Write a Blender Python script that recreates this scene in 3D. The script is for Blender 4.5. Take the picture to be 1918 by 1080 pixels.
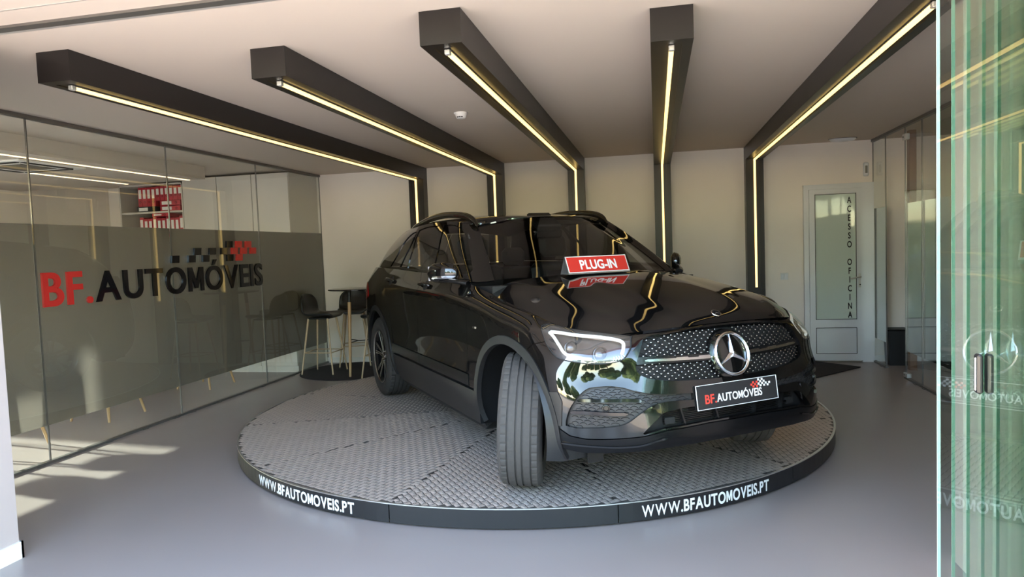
import bpy, math, random
import numpy as np
from mathutils import Vector, Matrix, Quaternion
from mathutils.geometry import delaunay_2d_cdt
for o in list(bpy.data.objects): bpy.data.objects.remove(o)
R=math.radians; PI=math.pi
SC=bpy.context.scene; COL=SC.collection
rng=random.Random(7)
# ---------------------------------------------------------------- camera
cd=bpy.data.cameras.new('camera'); cam=bpy.data.objects.new('camera',cd); COL.objects.link(cam); SC.camera=cam
cd.sensor_width=36.0; cd.lens=36.0*1276.5361/1918.0; cd.clip_start=.02; cd.clip_end=500
def cam_basis(yaw,pitch,roll):
    cy,sy=math.cos(yaw),math.sin(yaw); fw=Vector((-sy,cy,0)); rt=Vector((cy,sy,0)); up=Vector((0,0,1))
    f=fw*math.cos(pitch)-up*math.sin(pitch); u=up*math.cos(pitch)+fw*math.sin(pitch)
    return rt*math.cos(roll)+u*math.sin(roll), u*math.cos(roll)-rt*math.sin(roll), f
cr_,cu_,cf_=cam_basis(.2096,.0567,-.0371)
M=Matrix((cr_,cu_,-cf_)).transposed().to_4x4(); M.translation=Vector((0,0,1.437)); cam.matrix_world=M
# ---------------------------------------------------------------- sky, sun, exposure
SUN_EL=R(20.0); SUN_DIR=Vector((.93,-.10,-.345)).normalized()      # direction the sunlight travels
wd=bpy.data.worlds.new('sky'); SC.world=wd; wd.use_nodes=True; nt=wd.node_tree
bg=nt.nodes['Background']; sky=nt.nodes.new('ShaderNodeTexSky'); sky.sky_type='NISHITA'; sky.sun_disc=False
sky.sun_elevation=SUN_EL; sky.sun_rotation=math.atan2(-SUN_DIR.x,-SUN_DIR.y); sky.air_density=1.0; sky.dust_density=.6; sky.ozone_density=1.5
hz=nt.nodes.new('ShaderNodeMix'); hz.data_type='RGBA'; hz.blend_type='MULTIPLY'; hz.inputs[0].default_value=1; hz.inputs[7].default_value=(1.08,.97,.84,1); nt.links.new(sky.outputs[0],hz.inputs[6]); nt.links.new(hz.outputs[2],bg.inputs[0]); bg.inputs[1].default_value=.95
sl=bpy.data.lights.new('sun','SUN'); sun=bpy.data.objects.new('sun',sl); COL.objects.link(sun)
sl.energy=16.0; sl.angle=R(2.2); sl.color=(1,.88,.74); sun.rotation_euler=SUN_DIR.to_track_quat('-Z','Y').to_euler(); sun.location=(-20,4,12)
pl=bpy.data.lights.new('opening_portal','AREA'); po=bpy.data.objects.new('opening_portal',pl); COL.objects.link(po)
pl.shape='RECTANGLE'; pl.size=4.4; pl.size_y=2.5; pl.cycles.is_portal=True; po.location=(-.9,2.58,1.26); po.rotation_euler=(R(90),0,0)
vs=SC.view_settings; vs.view_transform='Standard'; vs.look='None'; vs.gamma=1.0; vs.use_curve_mapping=False; vs.exposure=1.9
SC.cycles.max_bounces=14; SC.cycles.diffuse_bounces=6; SC.cycles.glossy_bounces=6; SC.cycles.transparent_max_bounces=32; SC.cycles.transmission_bounces=8
SC.cycles.sample_clamp_indirect=6.0; SC.cycles.blur_glossy=.3
# ---------------------------------------------------------------- room sizes (metres)
XL,XR,YB,ZC=-4.396,2.432,8.486,2.531
YF=2.63                                                            # facade line with the glass track
# ---------------------------------------------------------------- materials
def nodes(m): m.use_nodes=True; return m.node_tree
def mat(name,col,rough=.5,metal=0.0,spec=.5,var=0.0,scale=8.0,bump=0.0,emit=None,es=0.0,coat=0.0,alpha=None,rvar=0.0):
    m=bpy.data.materials.new(name); t=nodes(m); b=t.nodes['Principled BSDF']
    b.inputs['Base Color'].default_value=(*col,1); b.inputs['Roughness'].default_value=rough; b.inputs['Metallic'].default_value=metal
    b.inputs['Specular IOR Level'].default_value=spec; b.inputs['Coat Weight'].default_value=coat; b.inputs['Coat Roughness'].default_value=.02
    if emit: b.inputs['Emission Color'].default_value=(*emit,1); b.inputs['Emission Strength'].default_value=es
    if var or bump or rvar:
        tc=t.nodes.new('ShaderNodeTexCoord'); n=t.nodes.new('ShaderNodeTexNoise'); n.inputs['Scale'].default_value=scale; n.inputs['Detail'].default_value=5
        t.links.new(tc.outputs['Object'],n.inputs['Vector'])
        if var:
            mx=t.nodes.new('ShaderNodeMix'); mx.data_type='RGBA'; mx.inputs[6].default_value=(*[c*(1-var) for c in col],1); mx.inputs[7].default_value=(*[min(1,c*(1+var)) for c in col],1)
            t.links.new(n.outputs['Fac'],mx.inputs[0]); t.links.new(mx.outputs[2],b.inputs['Base Color'])
        if rvar:
            mr=t.nodes.new('ShaderNodeMapRange'); mr.inputs[3].default_value=max(0,rough-rvar); mr.inputs[4].default_value=rough+rvar
            t.links.new(n.outputs['Fac'],mr.inputs[0]); t.links.new(mr.outputs[0],b.inputs['Roughness'])
        if bump:
            bp=t.nodes.new('ShaderNodeBump'); bp.inputs['Strength'].default_value=bump; bp.inputs['Distance'].default_value=.01
            t.links.new(n.outputs['Fac'],bp.inputs['Height']); t.links.new(bp.outputs[0],b.inputs['Normal'])
    return m
def glass(name,tint,refl=1.0,rough=0.0,ior=1.5):
    m=bpy.data.materials.new(name); t=nodes(m); t.nodes.remove(t.nodes['Principled BSDF']); out=t.nodes['Material Output']
    tr=t.nodes.new('ShaderNodeBsdfTransparent'); tr.inputs[0].default_value=(*tint,1)
    gl=t.nodes.new('ShaderNodeBsdfGlossy'); gl.inputs['Roughness'].default_value=rough; gl.inputs[0].default_value=(refl,refl,refl,1)
    fr=t.nodes.new('ShaderNodeFresnel'); fr.inputs[0].default_value=ior; mx=t.nodes.new('ShaderNodeMixShader')
    geo=t.nodes.new('ShaderNodeNewGeometry'); mt=t.nodes.new('ShaderNodeMath'); mt.operation='SUBTRACT'; mt.inputs[0].default_value=1
    mu=t.nodes.new('ShaderNodeMath'); mu.operation='MULTIPLY'
    t.links.new(geo.outputs['Backfacing'],mt.inputs[1]); t.links.new(fr.outputs[0],mu.inputs[0]); t.links.new(mt.outputs[0],mu.inputs[1])
    t.links.new(mu.outputs[0],mx.inputs[0]); t.links.new(tr.outputs[0],mx.inputs[1]); t.links.new(gl.outputs[0],mx.inputs[2]); t.links.new(mx.outputs[0],out.inputs[0])
    return m
def frosted(name,col,trans):
    m=bpy.data.materials.new(name); t=nodes(m); t.nodes.remove(t.nodes['Principled BSDF']); out=t.nodes['Material Output']
    tl=t.nodes.new('ShaderNodeBsdfTranslucent'); tl.inputs[0].default_value=(*col,1); df=t.nodes.new('ShaderNodeBsdfDiffuse'); df.inputs[0].default_value=(*col,1)
    m1=t.nodes.new('ShaderNodeMixShader'); m1.inputs[0].default_value=trans; t.links.new(df.outputs[0],m1.inputs[1]); t.links.new(tl.outputs[0],m1.inputs[2])
    gl=t.nodes.new('ShaderNodeBsdfGlossy'); gl.inputs['Roughness'].default_value=.04; fr=t.nodes.new('ShaderNodeFresnel'); fr.inputs[0].default_value=1.5
    m2=t.nodes.new('ShaderNodeMixShader'); t.links.new(fr.outputs[0],m2.inputs[0]); t.links.new(m1.outputs[0],m2.inputs[1]); t.links.new(gl.outputs[0],m2.inputs[2]); t.links.new(m2.outputs[0],out.inputs[0])
    return m
def wood(name,c1,c2,scale=3.0):
    m=bpy.data.materials.new(name); t=nodes(m); b=t.nodes['Principled BSDF']; tc=t.nodes.new('ShaderNodeTexCoord'); mp=t.nodes.new('ShaderNodeMapping'); mp.inputs['Scale'].default_value=(scale*8,scale*8,scale)
    n=t.nodes.new('ShaderNodeTexNoise'); n.inputs['Scale'].default_value=4; n.inputs['Detail'].default_value=6; mx=t.nodes.new('ShaderNodeMix'); mx.data_type='RGBA'
    mx.inputs[6].default_value=(*c1,1); mx.inputs[7].default_value=(*c2,1)
    t.links.new(tc.outputs['Object'],mp.inputs[0]); t.links.new(mp.outputs[0],n.inputs[0]); t.links.new(n.outputs['Fac'],mx.inputs[0]); t.links.new(mx.outputs[2],b.inputs['Base Color']); b.inputs['Roughness'].default_value=.45
    return m
M={}
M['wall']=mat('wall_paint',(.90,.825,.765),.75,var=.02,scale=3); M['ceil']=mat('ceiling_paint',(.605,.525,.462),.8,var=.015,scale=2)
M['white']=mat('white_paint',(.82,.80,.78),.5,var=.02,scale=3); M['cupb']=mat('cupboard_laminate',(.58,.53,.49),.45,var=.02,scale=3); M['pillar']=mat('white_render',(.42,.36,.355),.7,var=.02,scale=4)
M['floor']=mat('grey_epoxy_floor',(.290,.243,.230),.32,var=.05,scale=1.3,rvar=.07,bump=.015)
M['beam']=mat('black_laminate',(.010,.008,.008),.34,var=.1,scale=6); M['led']=mat('led_strip',(1,.8,.4),.4,emit=(1,.66,.20),es=.76)
M['led_office']=mat('led_strip_office',(1,.8,.5),.4,emit=(1,.72,.42),es=.72)
M['clip']=mat('silver_clip',(.7,.68,.66),.35,.6,var=.03); M['rail']=mat('brushed_rail',(.20,.19,.18),.4,.7,var=.05,scale=20); M['alu']=mat('aluminium',(.62,.62,.62),.3,.9,var=.04,scale=20)
M['glass']=glass('clear_glass',(.955,.975,.965)); M['glassg']=glass('green_glass',(.895,.940,.912)); M['edge_dimmed']=mat('glass_edge_dimmed',(.30,.44,.38),.25,var=.03,scale=5); M['edge']=mat('glass_edge_lit',(.62,.82,.76),.2,var=.03,scale=5)  # same glass: bright first edge and dimmer others are light put into colour
M['sundim']=glass('sun_dimming_glass',(.60,.67,.68)); M['film']=frosted('frosted_film',(.165,.142,.122),.22); M['doorglass']=frosted('frosted_door_glass',(.74,.84,.77),.12)  # office window tint added to weaken the sun coming through
M['upvc']=mat('white_upvc',(.72,.73,.76),.4,var=.01,scale=3); M['black']=mat('black_plastic',(.012,.012,.013),.45,var=.1,scale=30); M['rug']=mat('dark_rug',(.022,.018,.020),.95,var=.3,scale=200,bump=.3)
M['red']=mat('red_acrylic',(.55,.035,.03),.25,var=.03); M['ltr']=mat('black_acrylic',(.008,.008,.010),.08,var=.05); M['wood']=wood('beech_wood',(.42,.25,.12),(.55,.36,.19)); M['woodlt']=wood('oak_tube',(.46,.33,.20),(.58,.44,.29))
M['leather']=mat('black_leatherette',(.012,.012,.013),.38,var=.15,scale=60,bump=.08); M['brown']=wood('brown_timber',(.16,.08,.045),(.23,.12,.065))
M['binder']=mat('red_binder',(.50,.03,.05),.45,var=.05); M['paper']=mat('paper_label',(.80,.78,.76),.7,var=.03); M['bindblack']=mat('black_binder',(.02,.02,.022),.5,var=.1)
M['plate_alu']=mat('checker_plate',(.115,.10,.09),.5,.5,var=.10,scale=6,rvar=.08); M['tread']=mat('checker_tread',(.62,.54,.495),.33,.6,var=.12,scale=9,rvar=.08)  # one metal: sheen of the bars and darker base put into two colours
M['skirt']=mat('anthracite_skirt',(.013,.013,.015),.36,var=.06,scale=4); M['trim']=mat('steel_trim',(.75,.74,.72),.3,.9,var=.03); M['ink']=mat('white_lettering',(.85,.85,.86),.5,var=.02); M['inkred']=mat('red_lettering',(.75,.06,.04),.5,var=.02)
# car
M['paint']=mat('black_car_paint',(.0035,.0033,.0034),.035,0,.55,var=.02,scale=3); M['paint'].node_tree.nodes['Principled BSDF'].inputs['IOR'].default_value=1.62; M['clad']=mat('grey_cladding',(.011,.0112,.0125),.42,var=.06,scale=40); M['satin']=mat('satin_black',(.006,.006,.0065),.24,var=.05,scale=20)
M['matte']=mat('matte_black',(.006,.006,.007),.65,var=.1,scale=30); M['mesh']=mat('intake_grey',(.024,.023,.025),.5,var=.05,scale=30); M['chrome']=mat('chrome',(.80,.81,.83),.07,1,var=.01); M['silver']=mat('satin_silver',(.62,.61,.60),.22,1,var=.02)
M['lipm']=mat('lip_black',(.005,.005,.0055),.22,0,.22,var=.05,scale=20); M['rubber']=mat('tyre_rubber',(.030,.028,.028),.72,var=.15,scale=30,bump=.1); M['rubber2']=mat('front_tyre_rubber',(.060,.054,.051),.85,var=.15,scale=60,bump=.15); M['rimblk']=mat('black_rim',(.008,.008,.009),.18,.2,var=.03); M['wshield']=glass('windscreen_glass',(.58,.60,.58)); M['privacy']=glass('privacy_glass',(.22,.21,.21)); M['sideglass']=glass('side_glass',(.50,.52,.50)); M['lens']=glass('lamp_lens',(.90,.91,.92),ior=2.0)
M['drl']=mat('daylight_guide',(.72,.73,.68),.25,emit=(1,.98,.84),es=.07); M['lampin']=mat('lamp_inner',(.16,.15,.15),.25,.7,var=.05); M['tail']=mat('tail_lamp_red',(.25,.01,.01),.1,var=.05); M['seat']=mat('seat_leather',(.02,.019,.019),.5,var=.1,scale=30)
M['disc']=mat('brake_disc',(.35,.34,.33),.35,.9,var=.1,scale=30); M['mirror']=mat('mirror_glass',(.8,.82,.84),.02,1,var=.005); M['blueglass']=glass('emblem_glass',(.35,.36,.40))
M['asphalt']=mat('asphalt',(.16,.155,.15),.9,var=.15,scale=5,bump=.2); M['paving']=mat('paving',(.52,.45,.37),.9,var=.1,scale=2,bump=.1); M['leaf']=mat('leaves',(.07,.12,.035),.8,var=.35,scale=5); M['bark']=mat('bark',(.12,.08,.05),.9,var=.3,scale=20); M['burg']=mat('burgundy_fascia',(.23,.022,.04),.4,var=.03); M['stucco']=mat('stucco',(.55,.50,.44),.9,var=.06,scale=3); M['rtile']=mat('roof_tiles',(.38,.12,.07),.9,var=.2,scale=9)
# ---------------------------------------------------------------- mesh helpers
def link(name,me,parent=None,m=None):
    o=bpy.data.objects.new(name,me); COL.objects.link(o)
    if m is not None and me is not None: me.materials.append(m)
    if parent is not None: o.parent=parent
    return o
def obj(name,vf,m,parent=None,smooth=False,loc=None,rot=None):
    v,f=vf; me=bpy.data.meshes.new(name); me.from_pydata([tuple(map(float,a)) for a in v],[],[tuple(map(int,a)) for a in f]); me.update()
    if smooth:
        me.polygons.foreach_set('use_smooth',[True]*len(me.polygons))
        if smooth is not True: me.set_sharp_from_angle(angle=R(smooth))
    o=link(name,me,parent,m)
    if loc is not None: o.location=loc
    if rot is not None: o.rotation_euler=rot
    return o
def tag(o,label=None,cat=None,group=None,kind=None):
    if label: o['label']=label
    if cat: o['category']=cat
    if group: o['group']=group
    if kind: o['kind']=kind
    return o
def thing(name,label,cat,loc=(0,0,0),rz=0.0,group=None):
    o=bpy.data.objects.new(name,None); o.empty_display_size=.1; COL.objects.link(o); o.location=loc; o.rotation_euler=(0,0,rz); return tag(o,label,cat,group)
def sub(name,parent,loc=(0,0,0),rot=(0,0,0)):
    o=bpy.data.objects.new(name,None); o.empty_display_size=.1; COL.objects.link(o); o.parent=parent; o.location=loc; o.rotation_euler=rot; return o
def copy_tree(o,parent=None):
    c=o.copy(); COL.objects.link(c)
    if parent is not None: c.parent=parent
    for ch in list(o.children): copy_tree(ch,c)
    return c
def box(x0,x1,y0,y1,z0,z1,b=0.0):
    if b<=0:
        v=[(x,y,z) for z in(z0,z1) for y in(y0,y1) for x in(x0,x1)]
        return v,[(0,2,3,1),(4,5,7,6),(0,1,5,4),(2,6,7,3),(0,4,6,2),(1,3,7,5)]
    b=min(b,(x1-x0)*.49,(y1-y0)*.49,(z1-z0)*.49); v=[];f=[]; ix={}
    C=[(x0,x1),(y0,y1),(z0,z1)]
    for s in [(i,j,k) for i in(0,1) for j in(0,1) for k in(0,1)]:
        for a in range(3):
            p=[C[d][s[d]] for d in range(3)]
            for d in range(3):
                if d!=a: p[d]+=b if s[d]==0 else -b
            ix[s,a]=len(v); v.append(tuple(p))
    for a in range(3):
        d,e=[(1,2),(2,0),(0,1)][a]
        for sd in(0,1):
            q=[]
            for (m,n) in((0,0),(1,0),(1,1),(0,1)):
                s=[0,0,0]; s[a]=sd; s[d]=m; s[e]=n; q.append(ix[tuple(s),a])
            f.append(tuple(q if sd else q[::-1]))
    for a in range(3):
        d,e=[x for x in range(3) if x!=a]
        for m in(0,1):
            for n in(0,1):
                s0=[0,0,0]; s0[d]=m; s0[e]=n; s1=list(s0); s1[a]=1
                f.append((ix[tuple(s0),d],ix[tuple(s1),d],ix[tuple(s1),e],ix[tuple(s0),e]))
    for s in [(i,j,k) for i in(0,1) for j in(0,1) for k in(0,1)]: f.append((ix[s,0],ix[s,1],ix[s,2]))
    return v,f
def join(*L):
    V=[];F=[]
    for v,f in L:
        n=len(V); V.extend(v); F.extend([tuple(i+n for i in a) for a in f])
    return V,F
def xf(vf,mtx): return [tuple(mtx@Vector(a)) for a in vf[0]],vf[1]
def tube(path,r,n=10,cap=True,flat=1.0):
    P=[Vector(p) for p in path]; k=len(P); rs=r if isinstance(r,(list,tuple)) else [r]*k; v=[];f=[]; ref=None
    for i in range(k):
        t=(P[min(i+1,k-1)]-P[max(i-1,0)]).normalized()
        if ref is None: ref=Vector((0,0,1)) if abs(t.z)<.9 else Vector((1,0,0))
        a=t.cross(ref).normalized(); b=a.cross(t).normalized(); ref=b
        for j in range(n):
            w=2*PI*j/n; v.append(tuple(P[i]+a*math.cos(w)*rs[i]+b*math.sin(w)*rs[i]*flat))
    for i in range(k-1):
        for j in range(n): f.append((i*n+j,i*n+(j+1)%n,(i+1)*n+(j+1)%n,(i+1)*n+j))
    if cap: f.append(tuple(range(n))[::-1]); f.append(tuple((k-1)*n+j for j in range(n)))
    return v,f
def lathe(prof,n=32,axis='z',a0=0,a1=2*PI,closed=True,mod=None):
    v=[];f=[]; k=len(prof); full=abs(a1-a0-2*PI)<1e-6; m=n if full else n+1
    for j in range(m):
        a=a0+(a1-a0)*j/n
        for i,(r,h) in enumerate(prof):
            rr=r if mod is None else r+mod(i,j)
            c,s=rr*math.cos(a),rr*math.sin(a); v.append({'z':(c,s,h),'y':(c,h,s),'x':(h,c,s)}[axis])
    for j in range(n):
        j2=(j+1)%m
        for i in range(k-1): f.append((j*k+i,j2*k+i,j2*k+i+1,j*k+i+1))
    return v,f
def prism(poly,h0,h1,axis='z'):
    n=len(poly); g={'z':lambda a,b,h:(a,b,h),'y':lambda a,b,h:(a,h,b),'x':lambda a,b,h:(h,a,b)}[axis]
    v=[g(a,b,h0) for a,b in poly]+[g(a,b,h1) for a,b in poly]
    f=[tuple(range(n))[::-1],tuple(range(n,2*n))]+[(i,(i+1)%n,n+(i+1)%n,n+i) for i in range(n)]
    return v,f
def gridmesh(P):
    P=np.asarray(P); n,m=P.shape[:2]; v=P.reshape(-1,3); f=[(i*m+j,(i+1)*m+j,(i+1)*m+j+1,i*m+j+1) for i in range(n-1) for j in range(m-1)]
    return [tuple(a) for a in v],f
def fixn(o):
    import bmesh
    b=bmesh.new(); b.from_mesh(o.data); bmesh.ops.recalc_face_normals(b,faces=b.faces); b.to_mesh(o.data); b.free(); return o
def glyph(ch,size,ext,off):
    cu=bpy.data.curves.new('glyph','FONT'); cu.body=ch; cu.size=size; cu.extrude=ext; cu.offset=off; cu.resolution_u=5
    t=bpy.data.objects.new('glyph',cu); COL.objects.link(t); me=bpy.data.meshes.new_from_object(t.evaluated_get(bpy.context.evaluated_depsgraph_get()))
    bpy.data.objects.remove(t); bpy.data.curves.remove(cu)
    v=np.zeros(len(me.vertices)*3,np.float32)
    if len(v): me.vertices.foreach_get('co',v)
    return v.reshape(-1,3),[tuple(p.vertices) for p in me.polygons],me
_gc={}
def word(text,height,ext=.002,bold=.012,gap=.10,wx=1.0,space=.45):
    """letters laid out left to right in local x, base on y=0, cap height = height; returns list of (char, verts, faces)"""
    out=[]; x=0.0; capk=None
    v,_,_=glyph('H',1.0,0,0); cap=v[:,1].max(); s=height/cap
    for ch in text:
        if ch==' ': x+=space*height; continue
        key=(ch,ext,bold)
        if ch=='M':
            t=.13+3.0*bold; q=[(0,0),(0,1),(t*1.25,1),(.46,.40),(.92-t*1.25,1),(.92,1),(.92,0),(.92-t,0),(.92-t,.62),(.46+t*.42,.12),(.46-t*.42,.12),(t,.62),(t,0)]
            pv,f=prism([(a*cap,b*cap) for a,b in q][::-1],-ext/s,ext/s); v=np.array(pv)
        else: v,f,me=glyph(ch,1.0,ext/s,bold*(.3 if ch in 'MW' else .75 if ch=='Ó' else 1))
        v=v.copy(); w=v[:,0].max()-v[:,0].min(); v[:,0]=(v[:,0]-v[:,0].min())*s*wx+x; v[:,1]*=s; v[:,2]*=s
        out.append((ch,v,f)); x+=w*s*wx+gap*height*wx
    return out,x-gap*height*wx
# ---------------------------------------------------------------- smooth surfaces of the car body
def card(k):                       # second-derivative matrix of the natural cubic spline on knots k
    n=len(k); h=np.diff(k); A=np.eye(n); B=np.zeros((n,n))
    for i in range(1,n-1):
        A[i,i-1]=h[i-1]; A[i,i]=2*(h[i-1]+h[i]); A[i,i+1]=h[i]
        B[i,i-1]=6/h[i-1]; B[i,i+1]=6/h[i]; B[i,i]=-6/h[i-1]-6/h[i]
    return np.linalg.solve(A,B)
def basis(k,M,t):
    t=np.asarray(t,float); i=np.clip(np.searchsorted(k,t)-1,0,len(k)-2); h=k[i+1]-k[i]
    tc=np.clip(t,k[0]-.05,k[-1]+.05); a=(k[i+1]-tc)/h; b=(tc-k[i])/h; n=len(t)
    W=np.zeros((n,len(k))); r=np.arange(n); W[r,i]+=a; W[r,i+1]+=b
    W+=((a**3-a)*h*h/6)[:,None]*M[i]+((b**3-b)*h*h/6)[:,None]*M[i+1]
    D=np.zeros((n,len(k))); D[r,i]-=1/h; D[r,i+1]+=1/h
    D+=(-(3*a*a-1)*h/6)[:,None]*M[i]+((3*b*b-1)*h/6)[:,None]*M[i+1]
    return W,D
class Net:
    def __init__(s,P):             # P: columns x rows x 3, first column on y=0; mirrored about y=0
        P=np.array(P,float); m=P[:0:-1].copy(); m[...,1]*=-1; n=len(m)
        P=np.concatenate([m,P]); s.P=P
        d=np.linalg.norm(np.diff(P,axis=0),axis=2).mean(1); s.u=np.r_[0,np.cumsum(d)]; s.u-=s.u[n]
        d=np.linalg.norm(np.diff(P,axis=1),axis=2).mean(0); s.v=np.r_[0,np.cumsum(d)]
        s.Mu=card(s.u); s.Mv=card(s.v); s.umax=s.u[-1]; s.vmax=s.v[-1]
    def ev(s,u,v):
        Bu,Du=basis(s.u,s.Mu,np.atleast_1d(u)); Bv,Dv=basis(s.v,s.Mv,np.atleast_1d(v))
        Q=np.einsum('ni,ijk->njk',Bu,s.P); p=np.einsum('nj,njk->nk',Bv,Q); dv=np.einsum('nj,njk->nk',Dv,Q)
        du=np.einsum('nj,njk->nk',Bv,np.einsum('ni,ijk->njk',Du,s.P))
        N=np.cross(du,dv); N/=np.linalg.norm(N,axis=1)[:,None]+1e-12
        return p,N,du,dv
def build_nets():
    # lower skin: perimeter columns from the nose to the tail, rows from the sill up to bonnet edge / belt line
    def F(y,xs,zt,dz=(.20,.32,.44,.56,.68,.77,.83,.868)): return [(x,y,z) for x,z in zip(xs,list(dz)+[zt])]
    cols=[F(0,(.70,.80,.815,.800,.776,.752,.735,.722,.70),.905),
          F(.22,(.695,.795,.81,.795,.771,.747,.729,.716,.695),.90),
          F(.42,(.665,.775,.79,.775,.750,.725,.707,.695,.680),.884,(.20,.32,.44,.56,.68,.77,.82,.855)),
          F(.56,(.625,.735,.752,.742,.708,.690,.668,.643,.612),.884,(.20,.32,.44,.56,.68,.765,.82,.857))]
    cols.append([(.57,.66,.20),(.665,.68,.32),(.675,.69,.44),(.676,.69,.56),(.640,.69,.67),(.626,.687,.755),(.604,.680,.81),(.565,.668,.862),(.52,.65,.895)])
    cols.append([(.49,.745,.20),(.58,.78,.32),(.59,.79,.45),(.592,.79,.57),(.557,.79,.68),(.541,.784,.77),(.508,.770,.83),(.465,.752,.875),(.42,.728,.910)])
    cols.append([(.37,.805,.20),(.44,.865,.33),(.45,.878,.46),(.445,.878,.58),(.42,.872,.70),(.38,.852,.80),(.34,.83,.865),(.31,.805,.905),(.28,.768,.93)])
    def S(x,ys,zs,xt=None):
        r=[(x,y,z) for y,z in zip(ys,zs)]
        if xt is not None: r[-1]=(xt,)+r[-1][1:]
        return r
    cols.append(S(.22,(.84,.90,.915,.92,.915,.896,.874,.845,.782),(.20,.33,.46,.59,.73,.85,.91,.943,.958),.15))
    cols.append(S(.0,(.855,.915,.93,.935,.932,.92,.898,.868,.788),(.20,.33,.46,.60,.75,.88,.945,.98,.988),-.05))
    cols.append(S(-.28,(.85,.91,.93,.935,.938,.93,.913,.885,.795),(.20,.33,.46,.60,.76,.91,.98,1.015,1.025)))
    cols.append(S(-.6,(.85,.905,.93,.932,.938,.936,.924,.90,.83),(.20,.33,.46,.60,.76,.92,1.005,1.045,1.095)))
    cols.append(S(-1.0,(.85,.90,.93,.93,.938,.940,.930,.910,.866),(.20,.33,.46,.60,.76,.93,1.03,1.065,1.15)))
    cols.append(S(-1.5,(.85,.90,.93,.93,.938,.940,.930,.912,.868),(.20,.33,.46,.60,.76,.93,1.035,1.07,1.172)))
    cols.append(S(-2.0,(.85,.90,.93,.932,.938,.940,.930,.912,.866),(.20,.33,.46,.60,.76,.93,1.037,1.073,1.185)))
    cols.append(S(-2.45,(.855,.91,.935,.936,.94,.941,.93,.912,.858),(.20,.33,.46,.60,.76,.93,1.04,1.078,1.195)))
    cols.append(S(-2.873,(.86,.92,.94,.942,.944,.94,.926,.905,.842),(.20,.33,.46,.60,.76,.93,1.04,1.08,1.2)))
    cols.append(S(-3.2,(.85,.905,.922,.925,.926,.92,.905,.885,.82),(.20,.33,.46,.60,.76,.93,1.04,1.08,1.2)))
    cols.append(S(-3.48,(.79,.85,.87,.875,.876,.87,.858,.838,.77),(.22,.33,.46,.60,.76,.93,1.04,1.08,1.195)))
    cols.append([(x,.66,z) for x,z in zip((-3.58,-3.66,-3.69,-3.70,-3.69,-3.67,-3.65,-3.64,-3.58),(.25,.34,.46,.60,.76,.93,1.04,1.08,1.19))])
    cols.append([(x,.35,z) for x,z in zip((-3.64,-3.73,-3.77,-3.78,-3.77,-3.74,-3.72,-3.71,-3.65),(.25,.34,.46,.60,.76,.93,1.04,1.08,1.185))])
    cols.append([(x,.0,z) for x,z in zip((-3.65,-3.75,-3.79,-3.80,-3.79,-3.76,-3.74,-3.73,-3.67),(.25,.34,.46,.60,.76,.93,1.04,1.08,1.18))])
    A=Net(cols)
    # greenhouse: columns from the middle of the windscreen round to the tailgate, rows from belt to roof edge
    K=[((-.40,0,1.125),(-1.13,0,1.558)),((-.46,.36,1.128),(-1.17,.30,1.548)),((-.64,.66,1.125),(-1.27,.525,1.512)),((-.68,.79,1.118),(-1.30,.612,1.522)),
       ((-.82,.853,1.132),(-1.39,.65,1.538)),((-1.15,.868,1.158),(-1.56,.668,1.552)),((-1.6,.868,1.176),(-1.87,.672,1.558)),((-2.1,.864,1.188),(-2.22,.668,1.553)),
       ((-2.6,.85,1.198),(-2.56,.655,1.538)),((-3.05,.825,1.2),(-2.86,.635,1.517)),((-3.36,.765,1.2),(-3.09,.60,1.495)),((-3.54,.62,1.192),(-3.22,.50,1.488)),((-3.62,.35,1.185),(-3.28,.30,1.502)),((-3.64,0,1.18),(-3.30,0,1.51))]
    G=[]
    for i,(a,b) in enumerate(K):
        a=np.array(a);b=np.array(b); j0=K[max(i-1,0)];j1=K[min(i+1,len(K)-1)]
        t=np.array(j1[0])-np.array(j0[0]); t=t+np.array(j1[1])-np.array(j0[1])
        if i in(0,len(K)-1): t=np.array((0,1.,0)) if i==0 else np.array((0,-1.,0))
        n=np.cross(t,b-a); n/=np.linalg.norm(n); n*=1 if i<len(K) else 1
        if np.dot(n,(a+b)/2-np.array((-2.,0,1.3)))<0: n=-n
        bl=[.022,.022,.012,.012,.02,.024,.026,.026,.024,.02,.016,.02,.03,.03][i]
        G.append([a+(b-a)*w+n*bl*4*w*(1-w) for w in(0,.25,.5,.75,1)])
    C=Net(G)
    # roof
    E=[np.array(k[1]) for k in K]
    st=[(0,1.13,1.558),(2,1.17,1.565),(3,1.24,1.572),(4,1.36,1.583),(5,1.56,1.597),(6,1.87,1.612),(7,2.22,1.612),(8,2.56,1.598),(9,2.86,1.575),(10,3.09,1.548),(12,3.28,1.515)]
    ss=np.linspace(0,1,7); cols=[]
    es=[E[1]*[1,1.25,1]+[-.02,0,-.006],E[2],E[3]]+E[4:11]+[E[11]+[-.02,.02,0]]
    for s in ss:
        r=[]
        for (k,xc,zc),e in zip(st,es):
            r.append((-xc+(e[0]+xc)*s**2, e[1]*s, zc-(zc-e[2])*s**4.0))
        cols.append(r)
    D=Net(cols)
    # bonnet
    cl=[(.70,.905),(.672,.936),(.60,.974),(.47,1.014),(.26,1.060),(.0,1.105),(-.22,1.136),(-.40,1.155)]
    ed=[(.612,.56,.884),(.56,.612,.889),(.49,.675,.900),(.40,.738,.915),(.24,.774,.940),(-.02,.786,.985),(-.28,.795,1.025),(-.56,.79,1.062)]
    cols=[]
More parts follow.
